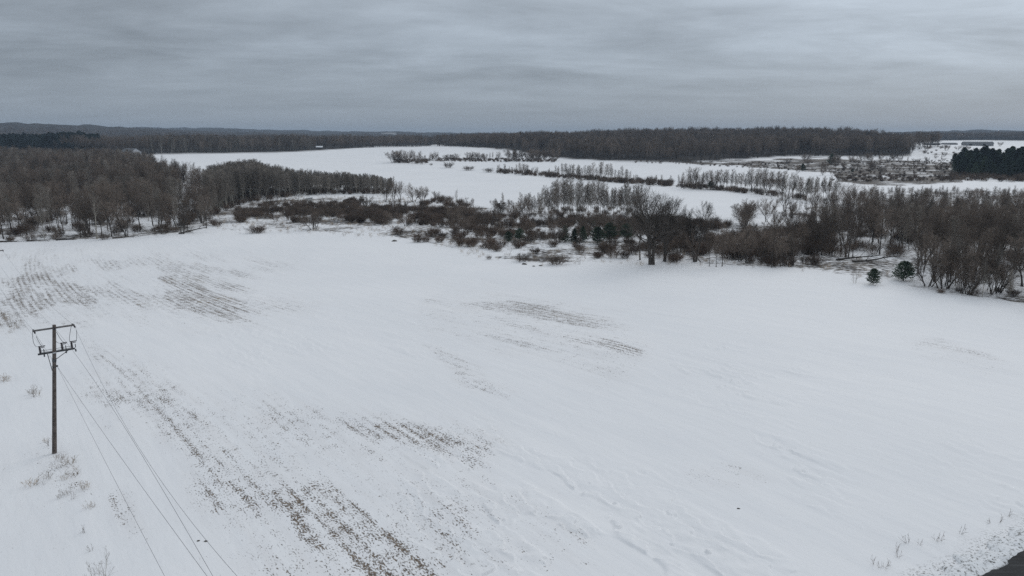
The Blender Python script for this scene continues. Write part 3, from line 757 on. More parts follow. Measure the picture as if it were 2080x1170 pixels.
KINDW = {'oak': 'spreading', 'slim': 'narrow', 'vase': 'forked', 'giant': 'many-limbed', 'aspen': 'pale slender', 'scrub': 'low bushy', 'bent': 'crooked', 'snag': 'pale-trunked',
         'bush': 'dark brushy', 'redbush': 'rust-brown', 'tanbush': 'tan', 'weed': 'dry tan'}
WHERE = {
 'front row of the left wood': ('at the foot of the left wood', [(60, 'near the picture edge'), (180, 'left of the cream trunk'), (250, 'beside the cream trunk'), (355, 'between the cream trunk and the dark fork'), (999, 'right of the dark fork')]),
 'trees inside the left wood': ('inside the left wood', [(90, 'at its far left'), (200, 'behind the cream trunk'), (310, 'in its middle'), (999, 'at its right end')]),
 'aspens in the dense young stand': ('in the young aspen stand', [(520, 'where it joins the left wood'), (600, 'at its tallest part'), (700, 'at its middle'), (999, 'at its low right end')]),
 'trees of the brown thicket': ('in the brown thicket', [(1530, 'right of the slim trunks'), (1600, 'at its middle'), (9999, 'at its right end')]),
 'trees of the right wood': ('in the right wood', [(1760, 'left of the small evergreens'), (1860, 'behind the small evergreens'), (1960, 'right of the round pine'), (9999, 'at the picture edge')]),
 'trees before the right-hand snow slope': ('before the right snow slope', [(1780, 'at its left end'), (1930, 'at its middle'), (9999, 'at its right')]),
 'wispy trees above the brown thicket': ('above the brown thicket', [(1560, 'left part'), (9999, 'right part')]),
 'low trees in the marsh brush': ('in the marsh brush', [(650, 'below the aspen stand'), (850, 'below the round-headed trees'), (1010, 'below the hunting blind'), (9999, 'below the aspen row')]),
 'trees in the far scrub': ('in the far brown scrub', [(1700, 'left of the broad spruce'), (9999, 'right of the broad spruce')]),
 'aspens in the row before the middle snowfield': ('in the aspen row', [(1085, 'at its low left end'), (1140, 'in its left part'), (1200, 'at its middle'), (1255, 'in its right part'), (9999, 'just left of the largest tree')]),
 'small trees left of the aspen row': ('beside the hunting blind', [(1012, 'on its left'), (9999, 'on its right')]),
 'trees at the left end of the far hedgerow': ('in the clump left of the upper hedgerow', [(815, 'left part'), (835, 'middle part'), (9999, 'right part')]),
 'trees of the upper far hedgerow': ('in the upper far hedgerow', [(900, 'left of the oval shrubs'), (960, 'above the oval shrubs'), (1030, 'before its thick end'), (9999, 'in its thick right end')]),
 'trees of the lower far hedgerow': ('in the lower far hedgerow', [(1100, 'right of the oval shrubs'), (1170, 'above the aspen row left part'), (1250, 'in its tall stretch'), (1390, 'behind the largest tree'), (1450, 'by its round evergreen'), (1540, 'in its open tall stretch'), (1620, 'by the wide bush mass'), (9999, 'by the little spruces')]),
 'rust-brown shrubs at the field edge': ('in the bulge of rust-brown brush', [(860, 'left tip'), (930, 'middle'), (9999, 'right side')]),
 'low shrubs left of the largest tree': ('along the field edge', [(1050, 'left of the twiggy shrubs'), (1140, 'behind the twiggy shrubs'), (9999, 'left of the largest tree')]),
 'shrubs under the field-edge trees': ('under the field-edge trees', [(1290, 'left of the largest tree'), (1400, 'below the largest tree'), (1480, 'by the twin-trunked tree'), (9999, 'below the brown thicket')]),
 'shrubs at the foot of the right wood': ('at the foot of the right wood', [(1950, 'near the round pine'), (2030, 'farther right'), (9999, 'at the picture edge')]),
 'brush at the foot of the left wood': ('at the foot of the left wood', [(120, 'near the picture edge'), (300, 'around the cream trunk'), (9999, 'by the dark fork')]),
 'weeds below the switch pole': ('below the switch pole', [(100, 'left of its foot line'), (135, 'right at its foot'), (160, 'just right of its foot'), (9999, 'farther down right')]),
 'weeds at the left edge': ('at the left edge', [(20, 'touching the edge'), (9999, 'a little in')]),
 'weeds near the road corner': ('near the road corner', [(1830, 'leftmost ones'), (1930, 'middle ones'), (9999, 'rightmost ones')]),
}
def lab(proto, x, y, h, grp, noun):
    if grp not in WHERE: return None
    px = float(proj(np.float64(x), np.float64(y), Z(x, y))[0]); base, cuts = WHERE[grp]
    wh = next(w for m, w in cuts if px <= m)
    if proto[:4] in ('bush', 'redb', 'tanb'): size = 'large' if h > 2.3 else 'small'
    elif proto.startswith('weed'): size = 'tall' if h > .8 else 'short'
    elif proto.startswith('scrub'): size = 'taller' if h > 6 else 'short'
    else: size = 'tall' if h > 11 else ('middling' if h > 8 else 'short')
    k = next(v for q, v in KINDW.items() if proto.startswith(q))
    return f'{size} {k} {noun} {base}, {wh}'
# hero trees, each singled out
def hero(px, yb, yt, proto, name, label, cat='tree', rz=None, sx=1.):
    x, y, h = h_from(px, yt, yb); return plant(proto, name, x, y, h, label, cat, None, rz=rz, sx=sx)
hero(1322, 537, 357, 'giant', 'bare_tree', 'largest bare tree, several dark trunks and a wide fan of limbs at the field edge', rz=.9, sx=1.2)
hero(1350, 531, 394, 'giantb', 'bare_tree', 'big bare tree close on the right of the largest one, limbs reaching right', rz=1.4, sx=1.0)
hero(1300, 528, 385, 'slim0', 'bare_tree', 'tall narrow dark tree just left of the largest bare tree')
hero(1412, 532, 405, 'giantb', 'bare_tree', 'twin-trunked rounded bare tree right of the largest one', rz=2.6, sx=.95)
hero(1424, 533, 470, 'bent', 'bare_tree', 'low crooked tree leaning left under the twin-trunked tree', rz=.1)
hero(1441, 541, 468, 'slim1', 'bare_tree', 'thin dark tree, first of the slim trunks right of the twin-trunked tree')
hero(1455, 542, 474, 'slim2', 'bare_tree', 'very thin straight tree between two slim dark trunks')
hero(1467, 541, 452, 'slim0', 'bare_tree', 'thicker slim dark trunk at the left end of the right-hand wood')
hero(197, 485, 384, 'snag', 'bare_tree', 'tall pale cream-trunked tree standing out before the left wood', rz=1.)
hero(371, 475, 388, 'vase0', 'bare_tree', 'dark forked tree with fanned limbs near the right end of the left wood')
hero(1594, 430, 376, 'vase1', 'bare_tree', 'V-forked bare tree standing above the right-hand brush before the snowfield')
hero(1563, 455, 403, 'bent', 'bare_tree', 'bent tree leaning left above the brush before the snowfield', rz=0.2)
hero(1718, 470, 362, 'oak0', 'bare_tree', 'broad dark oak-like tree rising over the right wood beside the snow slope', sx=1.15)
hero(1749, 480, 372, 'oak2', 'bare_tree', 'tall spreading tree just right of the broad dark one over the right wood')
hero(1737, 575, 543, 'sapling', 'sapling', 'lone tiny bare sapling on the snow left of the two small evergreens', 'sapling')
hero(1176, 537, 517, 'sapling', 'sapling', 'small bare sapling at the field edge between bushes and the largest tree', 'sapling')
hero(928, 424, 382, 'snag', 'bare_tree', 'thin pale wispy tree standing alone above dark brush by the snowfield', sx=.9)
hero(207, 1205, 1122, 'sapling', 'sapling', 'leafless sapling with forked pale stems at the bottom left corner', 'sapling', rz=.5, sx=.9)
hero(636, 466, 418, 'scrub0', 'bare_tree', 'low rounded many-stemmed tree at the edge of the near field, left of centre', sx=1.5)
hero(1835, 570, 528, 'roundpine0', 'evergreen_tree', 'round dark green pine on a short trunk at the field edge', 'evergreen', sx=1.25)
hero(1773, 578, 543, 'roundpine1', 'evergreen_tree', 'small bushy snow-flecked evergreen left of the round pine', 'evergreen', sx=.95)
hero(1688, 333, 311, 'spruce0', 'evergreen_tree', 'broad dark spruce before the far snow strip and right-hand wood', 'evergreen', sx=1.5)
hero(1631, 347, 331, 'spruce1', 'evergreen_tree', 'small dark spruce alone in the brown scrub beyond the snowfield', 'evergreen', sx=1.5)
hero(1732, 349, 341, 'spruce2', 'evergreen_tree', 'tiny dark evergreen on the brown scrub right of the lone spruce', 'evergreen', sx=1.4)
hero(1642, 378, 361, 'spruce2', 'evergreen_tree', 'tallest of the little spruces along the far hedgerow, seen against snow', 'evergreen')
hero(1670, 378, 368, 'spruce1', 'evergreen_tree', 'small spruce second from right in the row against snow', 'evergreen')
hero(1684, 378, 368, 'spruce0', 'evergreen_tree', 'rightmost little spruce in the row against snow', 'evergreen')
hero(1615, 379, 369, 'spruce0', 'evergreen_tree', 'leftmost little spruce of the row against snow', 'evergreen')
hero(1444, 384, 366, 'roundpine0', 'evergreen_tree', 'dark round evergreen in the far hedgerow', 'evergreen')
for k, (px, yb, yt, pr) in enumerate([(1033, 492, 468, 'roundpine1'), (1055, 488, 462, 'roundpine0'), (1148, 492, 455, 'spruce0'), (1166, 494, 462, 'spruce1'),
                                      (1184, 492, 458, 'spruce2'), (1214, 496, 458, 'roundpine1'), (1238, 490, 450, 'roundpine0'), (1272, 488, 452, 'roundpine0'), (1205, 462, 446, 'spruce1')]):
    x, y, h = h_from(px, yt, yb)
    plant(pr, 'evergreen_tree', x, y, h, 'dark green conifer in the low clump left of the largest bare tree', 'evergreen', 'conifers in the brush left of the largest tree', sx=1.15 if 'spruce' in pr else 1.)
for px, yb, yt in [(120, 308, 292), (126, 309, 290), (134, 309, 288), (143, 309, 288), (152, 309, 287), (160, 309, 288), (170, 309, 288), (180, 309, 288), (188, 308, 290)]:
    x, y, h = h_from(px, yt, yb)
    plant(f'pine{int(rng.integers(3))}', 'pine_tree', x, y, h, 'dark pine in the clump before the left plantation', 'pine', 'pines in the clump behind the left wood', sx=1.3)

for k, (px, yt) in enumerate([(1050, 267), (1096, 266), (1135, 267), (1180, 265), (1216, 266), (1262, 264), (1330, 267), (1404, 266), (1432, 266), (1458, 263), (1470, 264), (1486, 264), (1512, 261), (1521, 263), (1574, 268), (1640, 269), (1690, 270)]):
    y = 1095.; x = (px-1040)/F*(y*cP); x = float(x); z = float(Z(x, y)); h = H+(280-yt)/F*y*cP*1.02-z
    plant('oak%d' % (k % 4), 'bare_tree', x, y, h, f'{["broad", "round-headed", "thin-topped"][k % 3]} tree breaking the skyline of the far wooded hill' + (' left of the twin tower block' if px > 1400 and px < 1551 else (' right of the twin tower block' if px > 1551 else ' above the far hedgerow')), 'tree', 'skyline trees of the far wooded hill', sx=1.5)
# multi-stemmed round trees at the end of the aspen stand
RND = 'bare trees at the right end of the aspen stand'
for px, yb, yt, pr, lb in [(783, 410, 366, 'vase2', 'upright dark tree, first at the right end of the aspen stand'), (799, 408, 365, 'vase0', 'widest round-headed bare tree at the right end of the aspen stand'),
                           (812, 407, 366, 'vase1', 'round-headed bare tree just right of the widest one by the aspen stand'), (840, 410, 369, 'scrub0', 'round bare tree second from the right beyond the aspen stand'),
                           (858, 409, 378, 'scrub1', 'rightmost of the small round bare trees beyond the aspen stand'), (886, 404, 386, 'scrub2', 'low wispy tree on top of the dark brush by the snowfield')]:
    x, y, h = h_from(px, yt, yb); plant(pr, 'bare_tree', x, y, h, lb, 'tree', RND, sx=1.05)

# aspen row in front of the middle snowfield
alab = 'slender bare aspen in the row before the middle snowfield'
lst = []
for px in [1010, 1022, 1034, 1066, 1071, 1078]: lst.append((px, 428, 398+rng.uniform(-6, 10)))
for px in np.arange(1088, 1300, 4.1):
    top = np.interp(px, [1088, 1110, 1150, 1210, 1240, 1300], [392, 374, 364, 366, 376, 372])
    lst.append((px+rng.uniform(-2, 2), 441+rng.uniform(-8, 6), top+rng.uniform(-2, 16)))
trees_px(lst, [f'aspen{i}' for i in range(4)]+['slim1'], alab, 'aspens in the row before the middle snowfield')
# small trees left of the row
trees_px([(1000, 440, 424), (1015, 432, 405), (1040, 446, 412), (1052, 436, 402), (1062, 434, 392)], ['scrub0', 'scrub1', 'slim2'], 'small thin tree at the left end of the aspen row', 'small trees left of the aspen row')

# far hedgerow (upper) and long hedgerow (lower) across the snowfields
lst = [(797, 330, 306, 'scrub0'), (803, 330, 305, 'scrub1'), (812, 330, 304, 'scrub2'), (819, 330, 306, 'scrub0'), (828, 331, 312, 'scrub1'), (838, 332, 305, 'slim1'), (845, 332, 306, 'scrub1'), (857, 334, 314, 'scrub2')]
trees_px(lst, [], 'dark bushy tree in the clump at the left end of the far hedgerow', 'trees at the left end of the far hedgerow')
lst = []
for px in [873, 880, 885, 890, 905, 912, 921, 925, 949, 956, 962, 972, 978, 985, 995, 1001, 1008, 1014]: lst.append((px, 326, 306+rng.uniform(0, 8)))
for px in np.arange(1036, 1130, 5): lst.append((px+rng.uniform(-2, 2), 327, 303+rng.uniform(-2, 9)))
trees_px(lst, ['scrub0', 'scrub1', 'slim0', 'slim2', 'vase0'], 'small bare tree in the upper hedgerow across the far snowfield', 'trees of the upper far hedgerow')
lst = []
base = [(1008, 351), (1100, 359), (1200, 368), (1290, 373), (1400, 385), (1500, 388), (1560, 398), (1640, 409), (1700, 405)]
topl = [(1008, 332), (1070, 330), (1100, 338), (1130, 332), (1200, 328), (1240, 330), (1258, 352), (1262, 335), (1300, 358), (1380, 352), (1400, 340), (1450, 345), (1500, 344), (1550, 343), (1600, 350), (1640, 358), (1700, 360)]
for px in np.arange(1009, 1700, 4.9):
    if 1296 < px < 1375 and rng.random() < .6: continue
    lst.append((px+rng.uniform(-2.5, 2.5), col_y(base, px)+rng.uniform(-2.5, .5), col_y(topl, px)+rng.uniform(-1, 13)))
trees_px(lst, ['slim0', 'slim1', 'slim2', 'aspen0', 'aspen2', 'vase1', 'aspen1'], 'bare tree in the long lower hedgerow between the two snowfields', 'trees of the lower far hedgerow')
# farm trees on the right
FT = 'bare trees by the long grey barn'
for px, yb, yt, lb in [(1852, 309, 293, 'dark bare tree at the corner of the far wood by the farm lane'), (1831, 308, 290, 'dark bare tree hanging over the far snow strip end'), (1882, 306, 293, 'stubby dark tree left of the long grey barn'),
                       (1922, 306, 293, 'leaning dark tree in front of the low sheds'), (1946, 305, 295, 'small tree just left of the long grey barn'), (1958, 304, 294, 'thin tree before the long grey barn'),
                       (2032, 297, 287, 'lone bare tree on the snow right of the long grey barn'), (1753, 328, 310, 'dark bare tree crossing the far snow strip'), (1918, 318, 308, 'round dark bush-like tree below the farm'),
                       (1942, 318, 307, 'round dark tree right below the farm'), (1964, 320, 308, 'grey rounded tree below the long barn')]:
    x, y, h = h_from(px, yt, yb); plant('scrub%d' % rng.integers(3), 'bare_tree', x, y, h, lb, 'tree', FT, sx=1.2)

# ---- woods: candidates, the largest become individuals
def wood(x, y, protos, hmin, hmax, label, group, pen=1., hn=60., skyl=None):
    hv = hmin+(hmax-hmin)*np.clip(fbm(x/hn, y/hn, 7, 3)*1.6-.3+rng.normal(0, .26, len(x)), -.15, 1.2)
    if skyl is not None: hv = np.maximum(np.minimum(hv, H-Z(x, y)-(skyl+rng.uniform(0, 26, len(x)))*y/F), 4.)
    for i in range(len(x)): add_tree(F*hv[i]/y[i]*pen, protos[int(rng.integers(len(protos)))], float(x[i]), float(y[i]), float(hv[i]), label, group)
mixw = ['oak0', 'oak1', 'oak2', 'oak3', 'slim0', 'slim1', 'slim2', 'vase0', 'vase2', 'aspen1', 'aspen2', 'aspen3']
x, y, px, py = scatter_poly([(-170, 497), (0, 491), (120, 486), (250, 482), (350, 473), (420, 466), (450, 452), (440, 425), (420, 398), (340, 366), (300, 344), (240, 334), (100, 328), (-170, 326)], .029)
front = np.array([at(p, col_y([(-170, 497), (0, 491), (120, 486), (250, 482), (350, 473), (420, 466), (450, 452)], p))[1] for p in px])
k = y < front+22
wood(x[k], y[k], mixw, 9, 13.5, 'dark bare tree in the front row of the left wood, its foot at the field edge', 'front row of the left wood')
wood(x[~k], y[~k], mixw, 9, 14, 'bare tree inside the dense left wood, behind its front row', 'trees inside the left wood', .8)
x, y, px, py = scatter_poly([(420, 440), (500, 412), (600, 398), (700, 394), (800, 396), (800, 386), (700, 382), (600, 380), (500, 383), (430, 396)], .19)
hb = np.interp(px, [430, 520, 560, 600, 700, 800], [13.5, 14.5, 12, 9.5, 8.5, 7.0])*rng.uniform(.85, 1.08, len(x))
for i in range(len(x)): add_tree(F*hb[i]/y[i]*.9, 'aspen%d' % rng.integers(4), x[i], y[i], hb[i], 'slender grey stem in the dense young aspen stand below the snowfield', 'aspens in the dense young stand')
x, y, px, py = scatter_poly([(1470, 540), (1600, 545), (1660, 530), (1700, 528), (1860, 530), (1864, 587), (1930, 599), (2080, 619), (2260, 650), (2260, 445), (1750, 442), (1690, 452), (1655, 480), (1600, 500), (1480, 506)], .042)
hb = np.interp(px, [1470, 1650, 1700, 1800, 2300], [8, 8.5, 10.5, 10.5, 11])
k = px < 1665
wood(x[k], y[k], ['scrub0', 'slim0', 'slim1', 'slim2', 'slim0', 'slim2', 'vase0', 'oak1', 'vase2'], 6., 9.2, 'thicket tree in the dark brown wood right of the twin-trunked tree', 'trees of the brown thicket')
wood(x[~k], y[~k], mixw, 7.5, 12.5, 'bare tree in the dense wood along the right side of the near field', 'trees of the right wood', skyl=108)
x, y, px, py = scatter_poly([(1866, 587), (1930, 599), (2080, 619), (2260, 650), (2260, 606), (2000, 578), (1880, 562)], .10)
wood(x, y, ['slim0', 'slim1', 'slim2', 'scrub1', 'aspen0', 'vase0'], 4.5, 8.5, 'thin bare tree in the front row of the right wood', 'trees of the right wood')
x, y, px, py = scatter_poly([(1640, 445), (1700, 408), (1780, 392), (2100, 392), (2260, 392), (2260, 450), (1740, 450)], .022)
wood(x, y, mixw, 8, 12, 'bare tree behind the right wood, crown against the snowy slope', 'trees before the right-hand snow slope', skyl=94)
x, y, px, py = scatter_poly([(1480, 470), (1640, 470), (1660, 430), (1600, 428), (1480, 445)], .012)
wood(x, y, ['scrub0', 'scrub2', 'slim2', 'vase1'], 5, 7.5, 'wispy tree above the brown thicket against the snowfield', 'wispy trees above the brown thicket')
x, y, px, py = scatter_poly([(470, 455), (800, 462), (1000, 490), (1290, 505), (1290, 445), (1000, 430), (800, 425), (560, 420)], .0045)
wood(x, y, ['scrub0', 'scrub1', 'scrub2'], 3.5, 6, 'low bare tree standing in the wet brush left of centre', 'low trees in the marsh brush')
# trees where far fields meet scrub
x, y, px, py = scatter_poly([(1590, 352), (1700, 360), (1900, 356), (1945, 345), (1945, 322), (1860, 318), (1750, 322), (1590, 326)], .0025)
wood(x, y, ['scrub0', 'scrub1', 'scrub2', 'slim0'], 4, 7, 'small bare tree in the brown scrub beyond the snowfields', 'trees in the far scrub', .7)

TREES.sort(key=lambda t: -t[0])
SPENT = 69
indiv = TREES[:300-SPENT]; rest = TREES[300-SPENT:]
for pr, proto, x, y, h, lb, grp in indiv:
    asp = proto.startswith('aspen'); plant(proto, 'aspen_tree' if asp else 'bare_tree', x, y, h, lab(proto, x, y, h, grp, 'aspen' if asp else 'bare tree') or lb, 'tree', grp)
UNITS = {}
def stuff_from(lst, name, label, cat):
    protos = sorted(set(t[1] for t in lst)); protos = [p for p in protos if p in FIRST]
    pts = []; sc = []; kd = []
    for pr, proto, x, y, h, lb, g in lst:
        if proto not in protos: continue
        pts.append((x, y, float(Z(x, y))-.08)); sc.append(h/PROTO[proto]['h']); kd.append(protos.index(proto))
    gn_stuff(name, pts, sc, protos, label, cat, np.array(kd))
stuff_from(rest, 'woodland', 'dense mass of bare trees filling the woods on both sides of the near field', 'woodland')

# ------------------------------------------------------------------ shrubs
B4 = ['bush0', 'bush1', 'bush2', 'bush3']; RB = ['redbush0', 'redbush1', 'redbush2']
def one_bush(px, yb, yt, proto, label, sx=1.3): 
    x, y, h = h_from(px, yt, yb); plant(proto, 'shrub', x, y, h, label, 'shrub', None, sx=sx)
one_bush(522, 473, 453, 'redbush0', 'rounded reddish shrub at the near field edge right of the left wood', 1.9)
one_bush(1060, 531, 511, 'bush1', 'left of the two wide twiggy shrubs in the snow left of the largest tree', 1.7)
one_bush(1129, 537, 511, 'bush2', 'right of the two wide twiggy shrubs in the snow left of the largest tree', 1.8)
one_bush(993, 527, 515, 'bush3', 'small dark shrub alone on the snow at the field edge', .9)
one_bush(911, 341, 326, 'bush0', 'dark oval shrub on the snowfield, leftmost of three', 1.5)
one_bush(951, 346, 335, 'bush1', 'dark oval shrub on the snowfield, middle of three', 2.2)
one_bush(993, 350, 338, 'bush2', 'dark oval shrub on the snowfield, rightmost of three', 1.9)
one_bush(876, 336, 330, 'bush3', 'tiny faint shrub on the snow between the hedgerow clump and three oval shrubs', 1.2)
one_bush(1575, 372, 359, 'bush2', 'wide dark bush mass seen through the hedgerow trees', 3.2)
one_bush(1417, 384, 372, 'bush0', 'dark bush at the left of the gap in the far hedgerow', 1.8)
x, y, px, py = scatter_poly([(800, 475), (860, 468), (1000, 470), (1080, 480), (1075, 500), (980, 512), (900, 500), (820, 488)], .05)
def bush_pts(x, y, protos, hmin, hmax, label, group, sx=1.3, cap=999, name='shrub'):
    o = np.argsort(y)[:cap]; rest = np.argsort(y)[cap:]
    for i in o:
        p_ = protos[int(rng.integers(len(protos)))]; h_ = rng.uniform(hmin, hmax); plant(p_, name, x[i], y[i], h_, lab(p_, x[i], y[i], h_, group, 'shrub') or label, 'shrub', group, sx=sx)
    return [(0, protos[int(rng.integers(len(protos)))], x[i], y[i], rng.uniform(hmin, hmax), '', '') for i in rest]
UG = []
UG += bush_pts(x, y, RB+['bush0'], 1.6, 2.8, 'rust-brown willow shrub in the patch bulging into the near field', 'rust-brown shrubs at the field edge', cap=70)
x, y, px, py = scatter_poly([(900, 505), (1000, 518), (1090, 515), (1280, 520), (1280, 500), (1100, 500), (1000, 500)], .03)
UG += bush_pts(x, y, RB+B4, 1.2, 2.2, 'low brown shrub along the field edge left of the largest tree', 'low shrubs left of the largest tree', cap=30)
x, y, px, py = scatter_poly([(1200, 528), (1400, 534), (1500, 540), (1690, 548), (1690, 530), (1500, 520), (1200, 505)], .028)
UG += bush_pts(x, y, RB+B4, 1.4, 2.8, 'twiggy shrub under the trees at the edge of the near field', 'shrubs under the field-edge trees', cap=45)
x, y, px, py = scatter_poly([(1870, 588), (1930, 599), (2080, 618), (2200, 640), (2200, 600), (2000, 575), (1880, 565)], .045)
UG += bush_pts(x, y, RB+B4, .8, 1.7, 'brown brush shrub at the foot of the right wood', 'shrubs at the foot of the right wood', cap=30)
x, y, px, py = scatter_poly([(0, 492), (250, 486), (430, 470), (450, 455), (250, 470), (0, 478)], .03)
UG += bush_pts(x, y, B4, 1.2, 2.6, 'dark brush at the foot of the left wood', 'brush at the foot of the left wood', cap=30)
for poly, dn, a, b_ in [([(480, 452), (800, 456), (960, 465), (1010, 450), (960, 432), (700, 420), (560, 430), (480, 430)], .30, 1.2, 3.0),
                       ([(845, 426), (880, 415), (935, 428), (950, 420), (915, 406), (868, 408)], .10, 1.4, 3.2),
                       ([(480, 420), (640, 412), (700, 414), (700, 422), (560, 432), (480, 436)], .12, 1.2, 2.4),
                       ([(700, 418), (735, 418), (735, 408), (700, 408)], .2, 1.6, 2.6),
                       ([(940, 470), (1090, 490), (1290, 500), (1290, 445), (1100, 440), (1000, 440), (940, 450)], .15, 1.3, 3.0),
                       ([(1200, 518), (1480, 517), (1480, 460), (1400, 448), (1280, 445)], .18, 1.6, 3.6),
                       ([(1470, 526), (1690, 526), (1690, 465), (1620, 470), (1470, 490)], .22, 1.8, 4.0),
                       ([(1690, 525), (1860, 525), (2200, 600), (2200, 450), (1690, 455)], .06, 1.5, 3.4),
                       ([(-150, 485), (250, 478), (440, 465), (440, 430), (300, 380), (-150, 345)], .026, 1.8, 4.0),
                       ([(430, 440), (500, 414), (600, 398), (700, 395), (790, 394), (790, 386), (600, 384), (430, 402)], .09, 1.4, 3.2),
                       ([(1010, 352), (1290, 374), (1480, 389), (1640, 408), (1640, 403), (1480, 384), (1290, 368), (1010, 347)], .10, 1.2, 3.6),
                       ([(800, 331), (870, 333), (870, 327), (800, 325)], .08, 1.6, 3.6), ([(870, 328), (1130, 330), (1130, 324), (870, 323)], .055, 1.2, 3.0),
                       ([(1160, 364), (1330, 378), (1420, 386), (1420, 374), (1300, 366)], .02, 2., 4.),
                       ([(1290, 331), (1400, 335), (1540, 342), (1700, 352), (1760, 362), (1940, 352), (1940, 326), (1700, 330), (1500, 330), (1290, 328)], .020, .9, 2.0),
 ([(1085, 438), (1300, 442), (1300, 428), (1085, 424)], .06, 1., 2.8),
                       ([(1690, 370), (1940, 368), (1940, 358), (1700, 356)], .05, 1.2, 2.6), ([(1930, 368), (2240, 372), (2240, 362), (1930, 356)], .05, 1.5, 4.5),
                       ([(1860, 300), (1960, 300), (2090, 322), (2090, 334), (1860, 322)], .0012, 2, 4.5)]:
    x, y, px, py = scatter_poly(poly, dn)
    gk = (fbm(x/11, y/8, 303, 3) > rng.uniform(.34, .42, len(x))) | (min(p[1] for p in poly) < 400)
    x, y = x[gk], y[gk]
    for i in range(len(x)): UG.append((0, (B4+RB)[int(rng.integers(7)) if rng.random() < .45 else int(rng.integers(4))], x[i], y[i], rng.uniform(a, b_), '', ''))
stuff_from(UG, 'undergrowth', 'tangled dark brush covering the marsh and wood floors', 'brush')

# dead grass and weeds
WL = 'dry tan weeds poking through the snow '
def weeds(pts, where, grp, hs=(.4, .85)):
    for px, py in pts:
        x, y, z = at(px, py); h_ = rng.uniform(*hs); plant('weedstalk' if 'road' in where or rng.random() < .4 else 'weed%d' % rng.integers(3), 'weed_clump', x, y, h_, lab('weed', x, y, h_, grp, 'weeds'), 'weeds', grp, sx=rng.uniform(.7, 1.4))
weeds([(60, 988), (72, 985), (95, 972), (90, 985), (128, 975), (135, 965), (150, 968), (153, 955), (125, 950), (118, 936), (135, 940), (110, 945), (140, 945), (128, 932), (168, 995), (175, 990), (140, 1005), (122, 1012), (146, 1015),
       (181, 1032), (191, 1030), (186, 1120), (165, 1083), (172, 1082), (98, 905), (92, 898), (108, 895)], 'below the switch pole', 'weeds below the switch pole')
weeds([(8, 775), (12, 773), (70, 806), (75, 805), (25, 660), (15, 650), (32, 668), (5, 640), (22, 676), (66, 800)], 'at the left edge beyond the pole', 'weeds at the left edge', (.7, 1.4))
weeds([(1774, 1145), (1788, 1155), (1797, 1154), (1804, 1150), (1825, 1133), (1824, 1118), (1844, 1104), (1867, 1106), (1900, 1098), (1909, 1098), (1951, 1085), (2011, 1063), (2031, 1062), (2048, 1050)], 'near the road corner', 'weeds near the road corner', (.45, .8))
x, y, px, py = scatter_poly([(440, 476), (600, 475), (800, 486), (900, 508), (1000, 530), (1100, 541), (1400, 541), (1600, 547), (1750, 574), (1870, 592), (1870, 560), (1700, 530), (1300, 500), (1000, 430), (940, 412), (800, 398), (560, 400), (440, 440)], .09)
gn_stuff('dead_grass', np.stack([x, y, Z(x, y)-.03], 1), rng.uniform(.5, 1.4, len(x)), ['weed0', 'weed1', 'weed2'], 'thin dead grass and weed stems standing in the marsh snow', 'dead grass')

# fallen logs, stones
M['stone'] = simple_mat('dark_stone', (.06, .055, .05), (.14, .13, .12), 3)
for k, (px, py, ln, rz, lb) in enumerate([(20, 492, 7, .1, 'fallen log at the far left of the left wood edge'), (75, 491, 6, -.2, 'fallen log half buried in snow before the left wood'), (150, 487, 8, .25, 'dark fallen trunk left of the cream-trunked tree'),
                                        (255, 483, 6, .5, 'fallen branch right of the cream-trunked tree'), (392, 474, 7, .35, 'slanting fallen trunk by the dark forked tree'), (1740, 528, 9, .1, 'dark fallen trunk in the snow gap of the right wood'), (1775, 536, 8, -.5, 'fallen limb beside the small evergreen, in the snow gap')]):
    x, y, z = at(px, py); rg = np.random.default_rng(500+k)
    P0, R0 = grow(np.array([[-ln/2, 0, .15]]), np.array([[1, .1, .08]]), np.array([ln]), np.array([.22]), 8, 0, .05, rg, .3)
    P1, R1 = kids(P0, R0, 7, .3, 1, 50, 15, lambda t, p: p*.22, 4, .5, .2, .12, rg); P2, R2 = kids(P1, R1, 4, .3, 1, 40, 12, lambda t, p: p*.5, 2, .5, .1, .1, rg)
    o = link('fallen_log', mesh_np('fallen_log', *join([tubes(P0, R0, 7), tubes(P1, R1, 4), tubes(P2, R2, 3)]), M['bark'], True)); o.location = (x, y, z-.02); o.rotation_euler = (0, 0, rz); tag(o, lb, 'fallen log')
def stone(px, py, s, lb):
    x, y, z = at(px, py); n = 14; V = []; Fq = []
    for i in range(8):
        for j in range(n):
            ph = i/7*math.pi/2; a = j/n*6.283; q = 1+.35*(float(vnoise(i*1.3+px, j*1.1, 5))-.5)
            V.append((s*q*math.cos(ph)*math.cos(a), s*.8*q*math.cos(ph)*math.sin(a), s*.55*q*math.sin(ph)))
    for i in range(7):
        for j in range(n): Fq.append((i*n+j, i*n+(j+1) % n, (i+1)*n+(j+1) % n, (i+1)*n+j))
    o = link('stone', mesh_np('stone', V, Fq, M['stone'], True)); o.location = (x, y, z-.05); tag(o, lb, 'stone')
stone(1065, 537, .55, 'largest dark stone in the snow below the two twiggy shrubs'); stone(1084, 541, .35, 'small dark stone between the two twiggy shrubs'); stone(1098, 540, .4, 'dark stone just left of the right twiggy shrub')
stone(444, 958, .13, 'dark clod alone in snow above the densest stubble'); stone(344, 882, .14, 'lone dark clod right of the power wires'); stone(801, 490, .7, 'dark stone at the left tip of the rust-brown shrubs'); stone(1500, 1033, .14, 'single dark clod on clean snow in the lower right')
stone(403, 1098, .12, 'left of two dark clods between the wires'); stone(418, 1099, .13, 'right of two dark clods between the wires')

